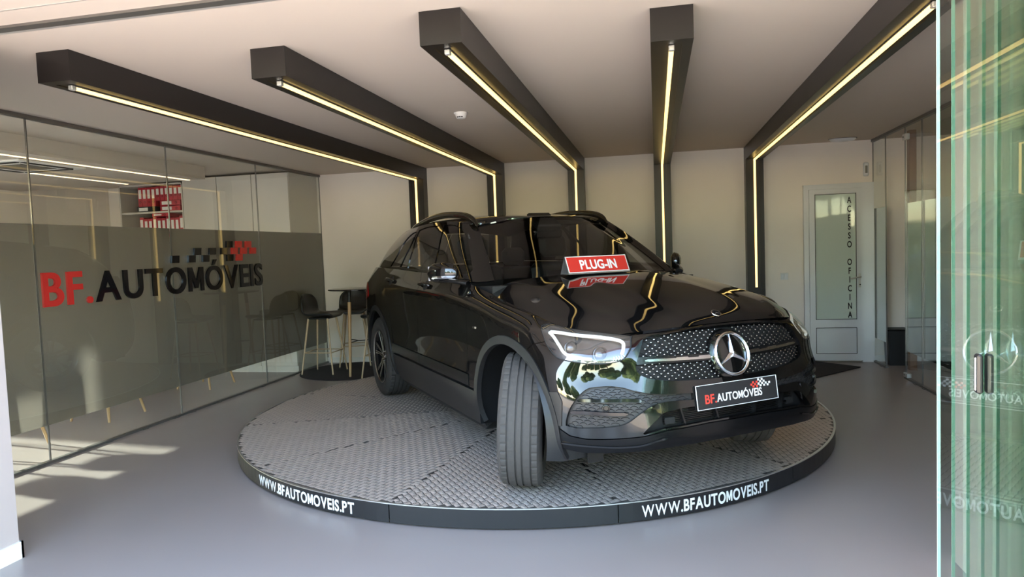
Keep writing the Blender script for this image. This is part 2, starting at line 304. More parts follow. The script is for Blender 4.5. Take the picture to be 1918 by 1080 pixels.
    for s in np.linspace(0,1,19):
        r=[]
        for k,((xc,zc),e) in enumerate(zip(cl,ed)):
            f=min(1,k/2.5); bump=.007*f*(1/(1+np.exp((s-.38)/.022))-1)+.006*f*np.exp(-((s-.78)/.07)**2)
            r.append((xc+(e[0]-xc)*s**2.2, e[1]*s, zc-(zc-e[2])*s**(2.2+1.9*min(1,k/3))+bump))
        cols.append(r)
    H=Net(cols)
    return A,C,D,H
# ---------------------------------------------------------------- room shell
def struct(name,vf,m,parent=None):
    o=obj(name,vf,m,parent)
    if parent is None: o['kind']='structure'
    return o
XO,XE=-7.70,4.30                                                   # outer side walls of office and of the room on the right
struct('floor',box(XO-.2,XE+.2,.9,YB+.2,-.12,0),M['floor'])
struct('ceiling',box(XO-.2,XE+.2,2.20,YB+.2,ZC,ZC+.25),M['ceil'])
struct('wall_back',box(XO-.2,XE+.2,YB,YB+.18,0,ZC),M['wall'])
# office outer wall with a glazed opening
wl=[(YF-.1,3.55,0,ZC),(4.98,YB,0,ZC),(3.55,4.80,1.79,ZC),(4.80,4.98,2.05,ZC)]
struct('wall_left',join(*[box(XO-.18,XO,a,b,c,d) for a,b,c,d in wl]),M['wall'])
w=struct('window_1',box(XO-.10,XO-.08,3.55,4.98,.04,2.05),M['sundim']); obj('window_frame',join(box(XO-.14,XO-.04,3.55,4.98,0,.05),box(XO-.14,XO-.04,4.79,4.82,0,2.05)),M['upvc'],w)
struct('wall_right',box(XE,XE+.18,YF,YB,0,ZC),M['wall'])
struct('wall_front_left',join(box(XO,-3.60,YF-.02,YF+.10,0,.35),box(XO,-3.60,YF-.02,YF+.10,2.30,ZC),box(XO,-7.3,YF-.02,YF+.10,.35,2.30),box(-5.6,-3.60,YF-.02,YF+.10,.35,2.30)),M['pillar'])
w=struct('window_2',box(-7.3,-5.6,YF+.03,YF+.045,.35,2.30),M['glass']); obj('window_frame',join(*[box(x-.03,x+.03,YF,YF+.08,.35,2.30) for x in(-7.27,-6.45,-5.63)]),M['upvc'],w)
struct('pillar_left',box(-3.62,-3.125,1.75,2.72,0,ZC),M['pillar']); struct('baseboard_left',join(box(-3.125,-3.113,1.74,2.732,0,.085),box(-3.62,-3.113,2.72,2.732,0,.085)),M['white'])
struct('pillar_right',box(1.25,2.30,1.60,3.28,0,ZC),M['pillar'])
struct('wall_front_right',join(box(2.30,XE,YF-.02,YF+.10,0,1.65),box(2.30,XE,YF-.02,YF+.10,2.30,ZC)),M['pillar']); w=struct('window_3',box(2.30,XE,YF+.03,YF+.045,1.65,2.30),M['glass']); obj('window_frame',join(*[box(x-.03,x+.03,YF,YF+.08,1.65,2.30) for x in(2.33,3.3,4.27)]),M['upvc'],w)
struct('baseboard_back',join(box(XL,1.66,YB-.012,YB,0,.07),box(2.39,XE,YB-.012,YB,0,.07)),M['white'])
# ceiling track of the folding front
t=struct('trim_1',join(box(-3.1,1.25,2.605,2.655,ZC-.012,ZC)),M['rail']); obj('track_lip',box(-3.1,1.25,2.655,2.69,ZC-.006,ZC),M['clip'],t); obj('track_line',box(-3.1,1.25,2.455,2.462,ZC-.002,ZC),M['clip'],t)
# lowered office ceiling with LED strips and an air-conditioning cassette
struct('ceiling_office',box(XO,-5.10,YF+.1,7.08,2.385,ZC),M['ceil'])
for i,(x,lab) in enumerate(((-5.27,'warm linear light strip in the office ceiling nearest the glass wall'),(-6.10,'warm linear light strip in the office ceiling farther from the glass wall'))):
    t=thing('linear_light',lab,'light',(x,4.98,2.385),group='office linear lights'); obj('housing',box(-.025,.025,-2.05,2.05,-.004,0),M['clip'],t); obj('light_strip',box(-.016,.016,-2.04,2.04,-.009,-.004),M['led_office'],t)
t=thing('ceiling_air_conditioner','square white cassette air conditioner in the office ceiling','air conditioner',(-5.72,5.30,2.385))
obj('panel',box(-.36,.36,-.36,.36,-.02,0,.008),M['white'],t)
for a in range(4):
    o=obj('air_vent',box(-.26,.26,.26,.31,-.026,-.019,.003),M['black'],t); o.rotation_euler=(0,0,a*PI/2)
obj('intake_grille',box(-.19,.19,-.19,.19,-.025,-.019,.004),M['rail'],t)
# ---------------------------------------------------------------- glass partitions
def partition(name,label,x,cuts,film,sgn,skip=()):
    t=thing(name,label,'glass wall',(x,0,0)); y0,y1=cuts[0],cuts[-1]
    obj('top_rail',box(-.02,.02,y0,y1,ZC-.03,ZC-.001),M['rail'],t)
    segs=[(a,b) for k,(a,b) in enumerate(zip(cuts[:-1],cuts[1:])) if k not in skip]
    for a,b in segs:
        obj('bottom_rail',join(box(-.018,.018,a,b,0,.018),*[box(-.030,-.018,a+d,a+d+.06,0,.006) for d in np.arange(.1,b-a,.4)],*[box(.018,.030,a+d,a+d+.06,0,.006) for d in np.arange(.1,b-a,.4)]),M['rail'],t)
        pn=obj('pane',box(-.006,.006,a+.0025,b-.0025,.018,ZC-.03),M['glass'],t); obj('pane_edge',join(box(-.0061,.0061,b-.004,b-.002,.018,ZC-.03),box(-.0061,.0061,a+.002,a+.004,.018,ZC-.03)),M['rail'],pn)
        xx=-.0075*sgn; obj('frosted_film',([(xx,a+.004,.275),(xx,b-.004,.275),(xx,b-.004,1.752),(xx,a+.004,1.752)],[(0,1,2,3)]),M['film'],pn)
    return t
partition('glass_partition','tall glass partition with grey frosted band carrying the large company lettering',XL,[2.69,4.122,5.548,6.995,YB-.004],True,1)
partition('glass_partition','frosted glass partition with a doorway gap beside the white workshop door',XR,[2.74,4.18,5.60,7.02,7.46,8.04,YB-.004],True,-1,skip=(4,))
for z0,z1 in((0,.03),(2.42,2.47)): pass
t=thing('door_hinge_bracket','small steel glass clamp on top of the doorway pane edge','bracket',(XR,7.44,2.40)); obj('clamp_plate',box(-.02,.02,-.05,.04,-.03,.03,.004),M['clip'],t); obj('clamp_screw',xf(lathe([(0,.0),(.008,0),(.008,.006),(0,.007)],12,'x'),Matrix.Translation((-.027,0,0))),M['rail'],t)
t=thing('door_floor_pivot','small steel floor clamp at the foot of the doorway pane','bracket',(XR,7.43,.0)); obj('clamp_plate',box(-.022,.022,-.06,.04,.019,.065,.004),M['alu'],t); obj('clamp_screw',xf(lathe([(0,.0),(.008,0),(.008,.006),(0,.007)],12,'x'),Matrix.Translation((-.029,0,.042))),M['rail'],t)
# folding front panes parked at the right of the opening
for k in range(5):
    x=.950+.046*k; L=['front-most clear glass pane of the folded stack, its bright edge beside the room','second glass pane of the folded stack at the right edge','third glass pane of the folded stack at the right edge','fourth glass pane of the folded stack at the right edge','rear-most glass pane of the folded stack at the right edge'][k]
    t=thing('folding_glass_door',L,'glass door',(x,2.60,0),group='folded glass doors'); obj('pane',box(-.005,.005,-.80,-.003,.05,2.46),M['glassg'],t); obj('pane_edge',box(-.0052,.0052,-.003,0,.05,2.46),M['edge' if k==0 else 'edge_dimmed'],t)
    obj('top_shoe',box(-.012,.012,-.80,0,2.46,2.52),M['alu'],t); obj('bottom_shoe',box(-.012,.012,-.80,0,.008,.05),M['alu'],t)
    if k==0:
        hd=obj('handle',box(-.022,-.006,-.352,-.318,.955,1.075,.006),M['black'],t); obj('handle_plate',box(-.026,-.0215,-.342,-.336,.965,1.065,.002),M['clip'],hd); obj('handle',box(.006,.022,-.352,-.318,.955,1.075,.006),M['black'],t)
# ---------------------------------------------------------------- black light beams
BX=[-2.975,-1.945,-.930,.097,1.136]; BY=[2.975,3.267,3.015,3.302,3.03]; BW,BH=.1957,.154
names=['first','second','third','fourth','fifth']
for k in range(5):
    x=BX[k]; y=BY[k]; t=thing('light_beam','black ceiling beam with yellow LED strip, %s from the lettered glass wall'%names[k],'light beam',(x,YB,0),group='black light beams'); h=BW/2; ln=YB-y; led=.105
    yc=-BH; zb=ZC-BH
    # beam: box open towards the room only by the shallow channel in which the strip sits
    obj('ceiling_beam',join(box(-h,h,-ln,0,zb+.012,ZC-.001),box(-h,-.05,-ln,-BH,zb,zb+.012),box(.05,h,-ln,-BH,zb,zb+.012),box(-.05,.05,-ln,-ln+.06,zb,zb+.012),box(-.05,.05,-ln+.06,-BH+.0,zb+.006,zb+.012)),M['beam'],t)
    obj('wall_column',join(box(-h,h,-BH+.012,0,0,zb+.012),box(-h,-.05,-BH,-BH+.012,0,zb+.012),box(.05,h,-BH,-BH+.012,0,zb+.012),box(-.05,.05,-BH+.006,-BH+.012,0,zb+.012),box(-.05,.05,-BH,-BH+.012,0,.85)),M['beam'],t)
    zb2=zb-.004
    s=obj('light_strip',join(box(-.011,.011,-ln+.125,-BH-.010,zb2-.010,zb2+.004),box(-.011,.011,-BH-.014,-BH,.90,zb2+.004)),M['led'],t)
    obj('strip_profile',join(box(-.014,.014,-ln+.115,-BH,zb2+.003,zb+.006),box(-.014,.014,-BH-.001,-BH+.006,.89,zb)),M['rail'],s)
    obj('strip_clip',box(-.013,.013,-ln+.095,-ln+.126,zb2-.016,zb+.004,.003),M['clip'],s)
# ---------------------------------------------------------------- ceiling and wall fittings
t=thing('smoke_detector','round white smoke detector on the ceiling between the second and third beams','smoke detector',(-1.48,5.262,ZC)); obj('base',lathe([(0,-.012),(.052,-.012),(.055,0),(0,0)][::-1],32),M['white'],t,40); obj('dome',lathe([(0,-.046),(.030,-.046),(.038,-.040),(.046,-.012),(0,-.012)],32),M['white'],t,40)
for a in range(3): obj('vent_slot',box(-.007,.007,-.041,-.038,-.041,-.034),M['black'],t,rot=(0,0,(a-1)*.45))
t=thing('ceiling_lamp','flat oval white lamp on the ceiling above the workshop door','lamp',(2.05,8.22,ZC)); obj('base',[(a,b*.55,c) for a,b,c in lathe([(0,-.006),(.15,-.006),(.15,0),(0,0)],40)[0]] and xf(lathe([(0,-.006),(.15,-.006),(.15,0),(0,0)],40),Matrix.Diagonal((1,.5,1,1))),M['rail'],t,40); obj('diffuser',xf(lathe([(0,-.035),(.08,-.034),(.12,-.028),(.135,-.015),(.138,-.004),(0,-.004)],40),Matrix.Diagonal((1,.5,1,1))),M['upvc'],t,50)
t=thing('wall_siren','small white wall box with dark window above the workshop door frame','alarm',(2.355,YB,2.20)); obj('case',box(-.030,.030,-.035,0,-.078,.078,.012),M['upvc'],t); obj('window',box(-.012,.012,-.038,-.033,-.045,.04,.003),M['rail'],t)
t=thing('light_switch','double white light switch on the wall left of the workshop door','switch',(1.468,YB,1.006)); obj('plate',box(-.045,.045,-.008,0,-.042,.042,.003),M['white'],t)
for s in(-1,1): obj('rocker',box(-.036 if s<0 else .002,-.002 if s<0 else .036,-.012,-.008,-.033,.033,.002),M['upvc'],t)
# ---------------------------------------------------------------- workshop door
d=struct('door_1',join(box(1.681,1.735,YB-.05,YB-.001,0,2.052),box(2.30,2.427,YB-.05,YB-.001,0,2.052),box(1.735,2.30,YB-.05,YB-.001,1.995,2.052)),M['upvc']); d['label']='white workshop door with frosted glass and vertical black lettering'
obj('leaf_frame',join(box(1.737,1.800,YB-.062,YB-.004,.02,1.993),box(2.235,2.298,YB-.062,YB-.004,.02,1.993),box(1.80,2.235,YB-.062,YB-.004,1.935,1.993),box(1.80,2.235,YB-.062,YB-.004,.40,.50),box(1.80,2.235,YB-.062,YB-.004,.02,.10)),M['upvc'],d)
obj('frame_gasket',join(box(1.797,1.803,YB-.064,YB-.06,.495,1.94),box(2.232,2.238,YB-.064,YB-.06,.495,1.94),box(1.80,2.235,YB-.064,YB-.06,1.932,1.938),box(1.80,2.235,YB-.064,YB-.06,.497,.503),box(1.797,1.803,YB-.064,YB-.06,.10,.40),box(2.232,2.238,YB-.064,YB-.06,.10,.40),box(1.80,2.235,YB-.064,YB-.06,.397,.403),box(1.80,2.235,YB-.064,YB-.06,.097,.103)),M['black'],d)
obj('pane',([(1.80,YB-.041,.50),(2.235,YB-.041,.50),(2.235,YB-.041,1.935),(1.80,YB-.041,1.935)],[(0,1,2,3)]),M['doorglass'],d); obj('lower_panel',box(1.80,2.235,YB-.050,YB-.030,.10,.40),M['upvc'],d)
hd=obj('door_handle',join(tube([(2.268,YB-.062,.985),(2.268,YB-.10,.985)],.009),tube([(2.275,YB-.10,.985),(2.20,YB-.105,.972),(2.165,YB-.10,.965)],.008)),M['clip'],d,True); obj('lock_plate',box(2.256,2.282,YB-.068,YB-.062,.86,1.02,.004),M['clip'],hd); obj('lock_cylinder',xf(lathe([(0,-.012),(.007,-.012),(.007,0)],12,'y'),Matrix.Translation((2.269,YB-.068,.895))),M['black'],hd)
ls='ACESSO OFICINA'
for i,ch in enumerate(ls):
    if ch==' ': continue
    L,w=word(ch,.068,.0005,.022,wx=.62); _,v,f=L[0]; zc=1.862-i*(1.862-.55)/13
    obj('letter',([(2.168-w/2+a,YB-.0465-c,zc-.034+b) for a,b,c in v],f),M['matte'],d)
# ---------------------------------------------------------------- door mat, waste bin, timber post
t=obj('door_mat',box(-.5,.5,-.29,.29,0.001,.012,.004),M['rug']); ax=Vector((-.59,-.62,0)).normalized(); bx=Vector((-.66,.62,0)).normalized(); c=Vector((2.18,8.07,0))+ax*.5+bx*.29; t.location=c; t.rotation_euler=(0,0,math.atan2(ax.y,ax.x)); tag(t,'black rectangular door mat lying askew before the workshop door','mat')
t=thing('waste_bin','black waste bin standing beyond the doorway in the right glass wall','bin',(2.60,8.27,0)); obj('body',join(([(a*(.85+.15*(c/.40)),b*(.85+.15*(c/.40)),c) for a,b,c in box(-.11,.11,-.09,.09,0,.40)[0]],box(0,1,0,1,0,1)[1])),M['black'],t); obj('rim',join(box(-.115,.115,-.095,-.083,.385,.405),box(-.115,.115,.083,.095,.385,.405),box(-.115,-.103,-.083,.083,.385,.405),box(.103,.115,-.083,.083,.385,.405)),M['satin'],t)
t=obj('timber_post',box(2.615,2.685,7.90,7.97,0,ZC-.002,.003),M['brown']); tag(t,'brown timber post behind the glass at the doorway','post')
# ---------------------------------------------------------------- wall lettering on the left glass
sg=thing('company_sign','large raised company lettering with checkered flag on the frosted glass','sign',(XL+.0065,4.145,1.150))
L,w=word('BF.AUTOMÓVEIS',.232,.008,.019,gap=.15); k=2.845/w
for i,(ch,v,f) in enumerate(L):
    o=obj('letter',([(c+.0095,a*k,b*(1.03 if i<2 else 1.0)) for a,b,c in v],f),M['red'] if i<3 else M['ltr'],sg); o['label']='raised %s letter %s'%('red' if i<3 else 'black',ch if ch!='.' else 'dot')
# staggered flag tiles
tiles=[(0,0,0),(1,0,0),(2,0,0),(1.45,1,0),(2.4,1,0),(3.2,1,0),(3.65,2,0),(3.85,0,0),(4.55,2,1),(5.5,2,1),(4.1,1,1),(5.05,1,1),(6.0,1,1),(4.65,0,1)]
tiles=[(5.558,1.430,0),(5.790,1.430,0),(6.000,1.430,0),(5.880,1.500,0),(6.110,1.500,0),(6.300,1.500,0),(6.395,1.570,0),(6.395,1.430,0),(6.560,1.570,1),(6.735,1.570,1),(6.480,1.500,1),(6.645,1.500,1),(6.820,1.500,1),(6.560,1.430,1)]
for y,z,r in tiles:
    y-=.04; obj('flag_tile',xf(prism([(-.008,0),(.092,0),(.100,.068),(0,.068)],.001,.022,'x'),Matrix.Translation((0,y-4.145,z-1.150))),M['red'] if r else M['ltr'],sg)
# ---------------------------------------------------------------- office cupboards and binders
def cupboard(x0,x1,label):
    t=thing('tall_cupboard',label,'cupboard',((x0+x1)/2,7.75,0),group='white office cupboards'); w=(x1-x0)/2
    obj('body',box(-w,w,.02,YB-7.75-.002,0,2.50),M['cupb'],t); dr=obj('door',box(-w+.002,w-.002,0,.019,.08,2.495,.002),M['cupb'],t); obj('handle',tube([(w-.04,-.02,1.0),(w-.04,-.02,1.25)],.006),M['alu'],dr)
cupboard(-4.94,-4.435,'tall white office cupboard closest to the lettered glass wall'); cupboard(-5.43,-4.944,'middle one of three tall white office cupboards'); cupboard(-5.925,-5.434,'tall white office cupboard next to the binder shelf')
t=thing('binder_shelf','white open shelf unit holding red binders in the office','shelf',(-6.40,7.75,0)); obj('side_panel',box(-.475,-.455,0,.72,0,2.46),M['cupb'],t); obj('side_panel',box(.455,.470,0,.72,0,2.46),M['cupb'],t); obj('back_panel',box(-.455,.455,.70,.72,0,2.46),M['cupb'],t)
for z in(.08,.78,1.45,1.765,2.105): obj('shelf_board',box(-.455,.455,.01,.70,z-.022,z),M['cupb'],t)
obj('timber_lining',box(-.08,.455,.60,.70,2.36,2.46),M['brown'],t); obj('top_board',box(-.475,.470,0,.72,2.44,2.46),M['cupb'],t)
def binder(x,y,z,label,group,col='binder',rot=(0,0,0),w=.062,h=.285):
    b=thing('ring_binder',label,'binder',(x,y,z),group=group); b.rotation_euler=rot
    obj('cover',box(-w/2,w/2,0,.27,0,h,.004),M[col],b); obj('spine_label',box(-w/2+.012,w/2-.012,-.0015,0.0005,h*.42,h-.03),M['paper'],b); obj('finger_ring',xf(lathe([(.010,-.003),(.014,-.003),(.014,0),(.010,0)],14,'y'),Matrix.Translation((0,0,.06))),M['black'],b)
od=['first','second','third','fourth','fifth','sixth','seventh','eighth','ninth','tenth','eleventh','twelfth']
for i in range(4): binder(-6.59+.066*i,7.79,2.175,'red upright ring binder, %s from the left on the upper office shelf'%od[i],'binders on the upper shelf',h=.25)
for i in range(6): binder(-6.325+.066*i,7.79,2.245,'red upright ring binder, %s of six standing on the lying binders'%od[i],'binders on the upper shelf',h=.185)
binder(-6.00,7.79,2.140,'lower of two red binders lying flat on the upper shelf','lying binders',rot=(0,-R(90),0),w=.066,h=.30); binder(-6.00,7.79,2.210,'upper of two red binders lying flat on the upper shelf','lying binders',rot=(0,-R(90),0),w=.066,h=.30)
binder(-6.345,7.765,2.140,'black binder lying flat in front on the upper office shelf','lying binders','bindblack',rot=(0,-R(90),0),w=.066,h=.28)
for i in range(10): binder(-6.59+.066*i,7.79,1.766,'red upright ring binder, %s from the left on the lower office shelf'%od[i],'binders on the lower shelf',h=.25+.02*(i%3==0))
binder(-6.18,7.79,2.0615,'red binder lying on top of the lower row of binders','lying binders',rot=(0,-R(90),0),w=.042,h=.25)
# ---------------------------------------------------------------- turntable
PC=Vector((-1.063,5.645,0)); PR=2.336; PH=.115
tt=thing('turntable','low round turntable of diamond tread plate carrying the black car','turntable',PC)
obj('core',lathe([(0,.02),(PR-.03,.02),(PR-.03,PH-.006),(0,PH-.006)],96),M['matte'],tt)
obj('rim_trim',lathe([(PR-.012,PH-.004),(PR-.012,PH+.0015),(PR+.002,PH+.0015),(PR+.002,PH-.004)],192),M['trim'],tt,40)
A0=R(-98.9)
def bars(sector):
    a0=A0+sector*PI/6; am=a0+PI/12+(0 if sector%2 else R(33)); c,s=math.cos(am),math.sin(am); cell=.0355; n=int(PR/cell)+2; V=[];F=[]
    sh=[(-.5,-.5,0),(.5,-.5,0),(.5,.5,0),(-.5,.5,0),(-.36,-.26,1),(.36,-.26,1),(.36,.26,1),(-.36,.26,1)]
    I,J=np.meshgrid(np.arange(-n,n+1),np.arange(-n,n+1)); I=I.ravel();J=J.ravel(); cx=(I+.5)*cell; cy=(J+.5)*cell; x=cx*c-cy*s; y=cx*s+cy*c
    r=np.hypot(x,y); th=(np.arctan2(y,x)-a0)%(2*PI); m=.5*cell
    ok=(r<PR-.020)&(th<PI/6)&(r*np.sin(th)>m*.15)&(r*np.sin(PI/6-th)>m*.15)&(r>.12)
    cx,cy,par=cx[ok],cy[ok],((I+J)%2)[ok]; V=[];k=len(cx)
    T=np.array(sh); out=[]
    for q in(-1.5,-.5,.5,1.5):
        lx=np.where(par[:,None]==0,T[None,:,0]*cell*.92,T[None,:,1]*cell*.13+q*cell*.235); ly=np.where(par[:,None]==0,T[None,:,1]*cell*.25+q*cell*.225,T[None,:,0]*cell*.80)  # bar widths alternate to build the light and dark sheen into the shape
        px=cx[:,None]+lx; py=cy[:,None]+ly; out.append(np.stack([px*c-py*s,px*s+py*c,np.broadcast_to(PH+T[None,:,2]*.0035,px.shape)],-1))
    P=np.concatenate(out).reshape(-1,3); nb=len(P)//8; fl=np.array([(4,5,6,7),(0,1,5,4),(1,2,6,5),(2,3,7,6),(3,0,4,7)])
    fodd=fl[:, ::-1]; par3=np.tile(par,4); base=np.arange(nb)*8
    Fc=np.where(par3[:,None,None]==0,fl[None],fodd[None])+base[:,None,None]
    return P,Fc.reshape(-1,4)
for k in range(12):
    a0=A0+k*PI/6; pts=[(.05*math.cos(a0+PI/12),.05*math.sin(a0+PI/12))]+[((PR-.010)*math.cos(a0+.0012+(PI/6-.0024)*i/16),(PR-.010)*math.sin(a0+.0012+(PI/6-.0024)*i/16)) for i in range(17)]
    o=obj('plate_sector',prism(pts,PH-.006,PH),M['plate_alu'],tt)
    P,F=bars(k); me=bpy.data.meshes.new('tread_bars'); me.vertices.add(len(P)); me.vertices.foreach_set('co',P.astype(np.float32).ravel()); me.loops.add(F.size); me.loops.foreach_set('vertex_index',F.ravel().astype(np.int32)); me.polygons.add(len(F)); me.polygons.foreach_set('loop_start',np.arange(len(F),dtype=np.int32)*4); me.update(calc_edges=True); me.validate()
    tb=link('tread_bars',me,o,M['tread']); tb['kind']='stuff'
    sk=obj('skirt_panel',lathe([(PR-.010,.012),(PR,.012),(PR,PH-.004),(PR-.010,PH-.004)],16,a0=a0+.0012,a1=a0+PI/6-.0012),M['skirt'],tt)
    if k in(11,1):
        L,w=word('WWW.BFAUTOMOVEIS.PT',.060,.0006,.024,gap=.13)
        span=(.060,.815) if k==11 else (.105,.80); arc=(span[1]-span[0])*PI/6*PR; q=arc/w
        for ch,v,f in L:
            vv=[]
            for a,b,c in v:
                an=a0+span[0]*PI/6+a*q/PR; rr=PR+.0008+c; vv.append((rr*math.cos(an),rr*math.sin(an),.029+b))
            obj('letter',(vv,f),M['ink'],sk)
# ---------------------------------------------------------------- lounge corner: rug, bar table, three stools
t=obj('round_rug',lathe([(0,.010),(.635,.010),(.648,.006),(.65,.001),(0,.001)],72),M['rug'],None,40); t.location=(-3.735,7.86,0); tag(t,'round dark rug under the bar table and stools','rug')
t=thing('bar_table','round black glass bar table on splayed wooden legs','table',(-3.545,7.64,0.011),R(20)); obj('table_top',lathe([(0,1.032),(.325,1.032),(.332,1.028),(.332,1.022),(.325,1.018),(0,1.018)],64),M['ltr'],t,40)
obj('mount_plate',lathe([(0,1.018),(.13,1.018),(.13,1.004),(0,1.004)],32),M['black'],t,40)
for a in range(3):
    w=2*PI*a/3-R(115); c,s=math.cos(w),math.sin(w); lg=obj('leg',tube([(.235*c,.235*s,0),(.20*c,.20*s,.50),(.175*c,.175*s,.90)],[.014,.019,.021],14),M['wood'],t,40); obj('leg_sleeve',tube([(.176*c,.176*s,.88),(.165*c,.165*s,1.016)],[.022,.020],14),M['black'],lg,40)
    obj('brace',tube([(0,0,.40),(.205*c,.205*s,.40)],.006,8),M['black'],t,True)
def stool(loc,rz,label):
    t=thing('bar_stool',label,'stool',loc,rz,'bar stools'); P=[]
    # shell: profile from the front edge of the seat over the curve to the top of the back (x forward)
    prof=[(.205,.690),(.19,.712),(.10,.716),(0,.708),(-.09,.706),(-.145,.725),(-.178,.775),(-.198,.84),(-.212,.90),(-.222,.955),(-.226,.985)]; hw=[.16,.185,.20,.205,.205,.205,.205,.20,.19,.165,.11]
    for (x,z),w in zip(prof,hw):
        row=[]
        for s in np.linspace(-1,1,13):
            back=max(0,min(1,(z-.72)/.12)); up=.030*(1-back)*abs(s)**3; row.append((x+.045*back*s*s,w*s,z+up-(.02*back*s*s if z>.9 else 0)))
        P.append(row)
    o=obj('seat_shell',gridmesh(P),M['leather'],t,True); md=o.modifiers.new('t','SOLIDIFY'); md.thickness=.026; md.offset=0; md2=o.modifiers.new('s','SUBSURF'); md2.levels=1; md2.render_levels=1
    obj('seat_plate',box(-.13,.13,-.12,.12,.672,.690,.004),M['black'],t); ft=[]
    for sx,sy in((1,1),(1,-1),(-1,-1),(-1,1)):
        top=(.125*sx,.115*sy,.680); bot=(.205*sx,.195*sy,0); lg=obj('leg',tube([bot,top],[.0085,.0125],12),M['woodlt'],t,40); obj('foot_cap',tube([(bot[0]*1.001,bot[1]*1.001,-.0005),(bot[0],bot[1],.014)],.0098,10),M['black'],lg,40); ft.append((sx*(.205-.08*.27/.68),sy*(.195-.08*.27/.68),.27))
    for i in range(4): obj('foot_rail',tube([ft[i],ft[(i+1)%4]],.0065,10),M['woodlt'],t,True)
    return t
stool((-4.02,7.66,.012),R(0),'black shell bar stool seen from the side, nearest the lettered glass'); stool((-3.86,8.22,.012),R(-70),'black shell bar stool behind the round bar table, facing the room'); stool((-3.13,7.42,.012),R(178),'black shell bar stool between the bar table and the car rear')
# ---------------------------------------------------------------- office chairs behind the frosted glass
def office_chair(loc,rz,label):
    t=thing('office_chair',label,'chair',loc,rz,'office visitor chairs'); P=[]
    prof=[(.23,.43),(.20,.455),(.05,.448),(-.10,.445),(-.17,.48),(-.205,.56),(-.225,.66),(-.235,.76),(-.238,.80)]; hw=[.16,.18,.195,.195,.195,.19,.185,.17,.13]
    for (x,z),w in zip(prof,hw): P.append([(x+.05*max(0,min(1,(z-.47)/.12))*s*s,w*s,z+.03*(z<.47)*abs(s)**3) for s in np.linspace(-1,1,11)])
    o=obj('seat_shell',gridmesh(P),M['leather'],t,True); md=o.modifiers.new('t','SOLIDIFY'); md.thickness=.02; md.offset=0
    for sx,sy in((1,1),(1,-1),(-1,-1),(-1,1)): obj('leg',tube([(.215*sx,.215*sy,0),(.13*sx,.14*sy,.44)],[.011,.016],10),M['wood'],t,40)
office_chair((-5.05,4.32,0),R(185),'office chair whose shadow falls on the frosted glass under the red letters'); office_chair((-5.10,3.80,0),R(170),'office chair whose shadow falls on the frosted glass nearest the front pillar'); office_chair((-5.12,5.46,0),R(178),'office chair with wooden feet showing below the frosted band, middle one'); office_chair((-5.12,6.90,0),R(178),'office chair with one wooden foot showing below the frosted band, farthest one')
# ---------------------------------------------------------------- outside, seen in reflections and through glass
struct('ground_paving',box(-16,14,-7,.9,-.14,-.02),M['paving']); struct('ground_street',box(-60,60,-70,-7,-.16,-.04),M['asphalt']); struct('ground_rear',box(-60,60,.9,60,-.30,-.13),M['asphalt'])
struct('trim_2',box(XO-.3,XE+.3,2.08,2.20,ZC-.02,ZC+.70),M['burg'])
def tree(loc,h,r,label):
    t=thing('street_tree',label,'tree',loc,group='street trees'); obj('trunk',tube([(0,0,-.04),(.05,0,h*.3),(0,.05,h*.6)],[.16,.12,.07],8),M['bark'],t,True); q=random.Random(int(h*100)); parts=[]
    for i in range(26):
        a=q.uniform(0,2*PI); e=q.uniform(-1,1); d=q.uniform(.3,1)*r; s=q.uniform(.35,.6)*r; c=Vector((d*math.cos(a)*math.sqrt(1-e*e),d*math.sin(a)*math.sqrt(1-e*e),h*.68+d*e*.8)); pr=[(s*math.sin(PI*k/6)*q.uniform(.8,1.15),-s*math.cos(PI*k/6)) for k in range(7)]; pr[0]=(0.001,-s); pr[-1]=(.001,s); parts.append(xf(lathe(pr,9),Matrix.Translation(c)@Matrix.Rotation(q.uniform(0,6),4,'X')))
    obj('crown',join(*parts),M['leaf'],t)
for i,(x,y,h,r) in enumerate([(-26,-15,6.4,2.5),(-18.5,-16.5,7.0,2.7),(-11.2,-16,6.2,2.5),(-4.6,-17.5,7.2,2.7),(2.2,-16.5,6.6,2.5),(9.2,-17,7.6,2.8),(16.4,-15.5,6.8,2.5),(23.6,-12.0,7.2,2.7),(30.4,-8,6.6,2.5)]): tree((x,y,0),h,r,'leafy street tree reflected from outside, %s along the street'%od[i])
hp_=thing('clipped_hedge','long clipped hedge across the street, seen only in reflections','hedge',(1,-20.5,0)); obj('foliage',join(*[box(-26+2.0*i,-24.1+2.0*i,-.7-.1*(i%3),.7+.1*(i%2),-.04,1.9+.25*math.sin(i*1.7),.25) for i in range(26)]),M['leaf'],hp_); obj('hedge_stem',join(*[tube([(-25+2.0*i,0,-.04),(-25+2.0*i,0,1.2)],.06,6) for i in range(26)]),M['bark'],hp_)
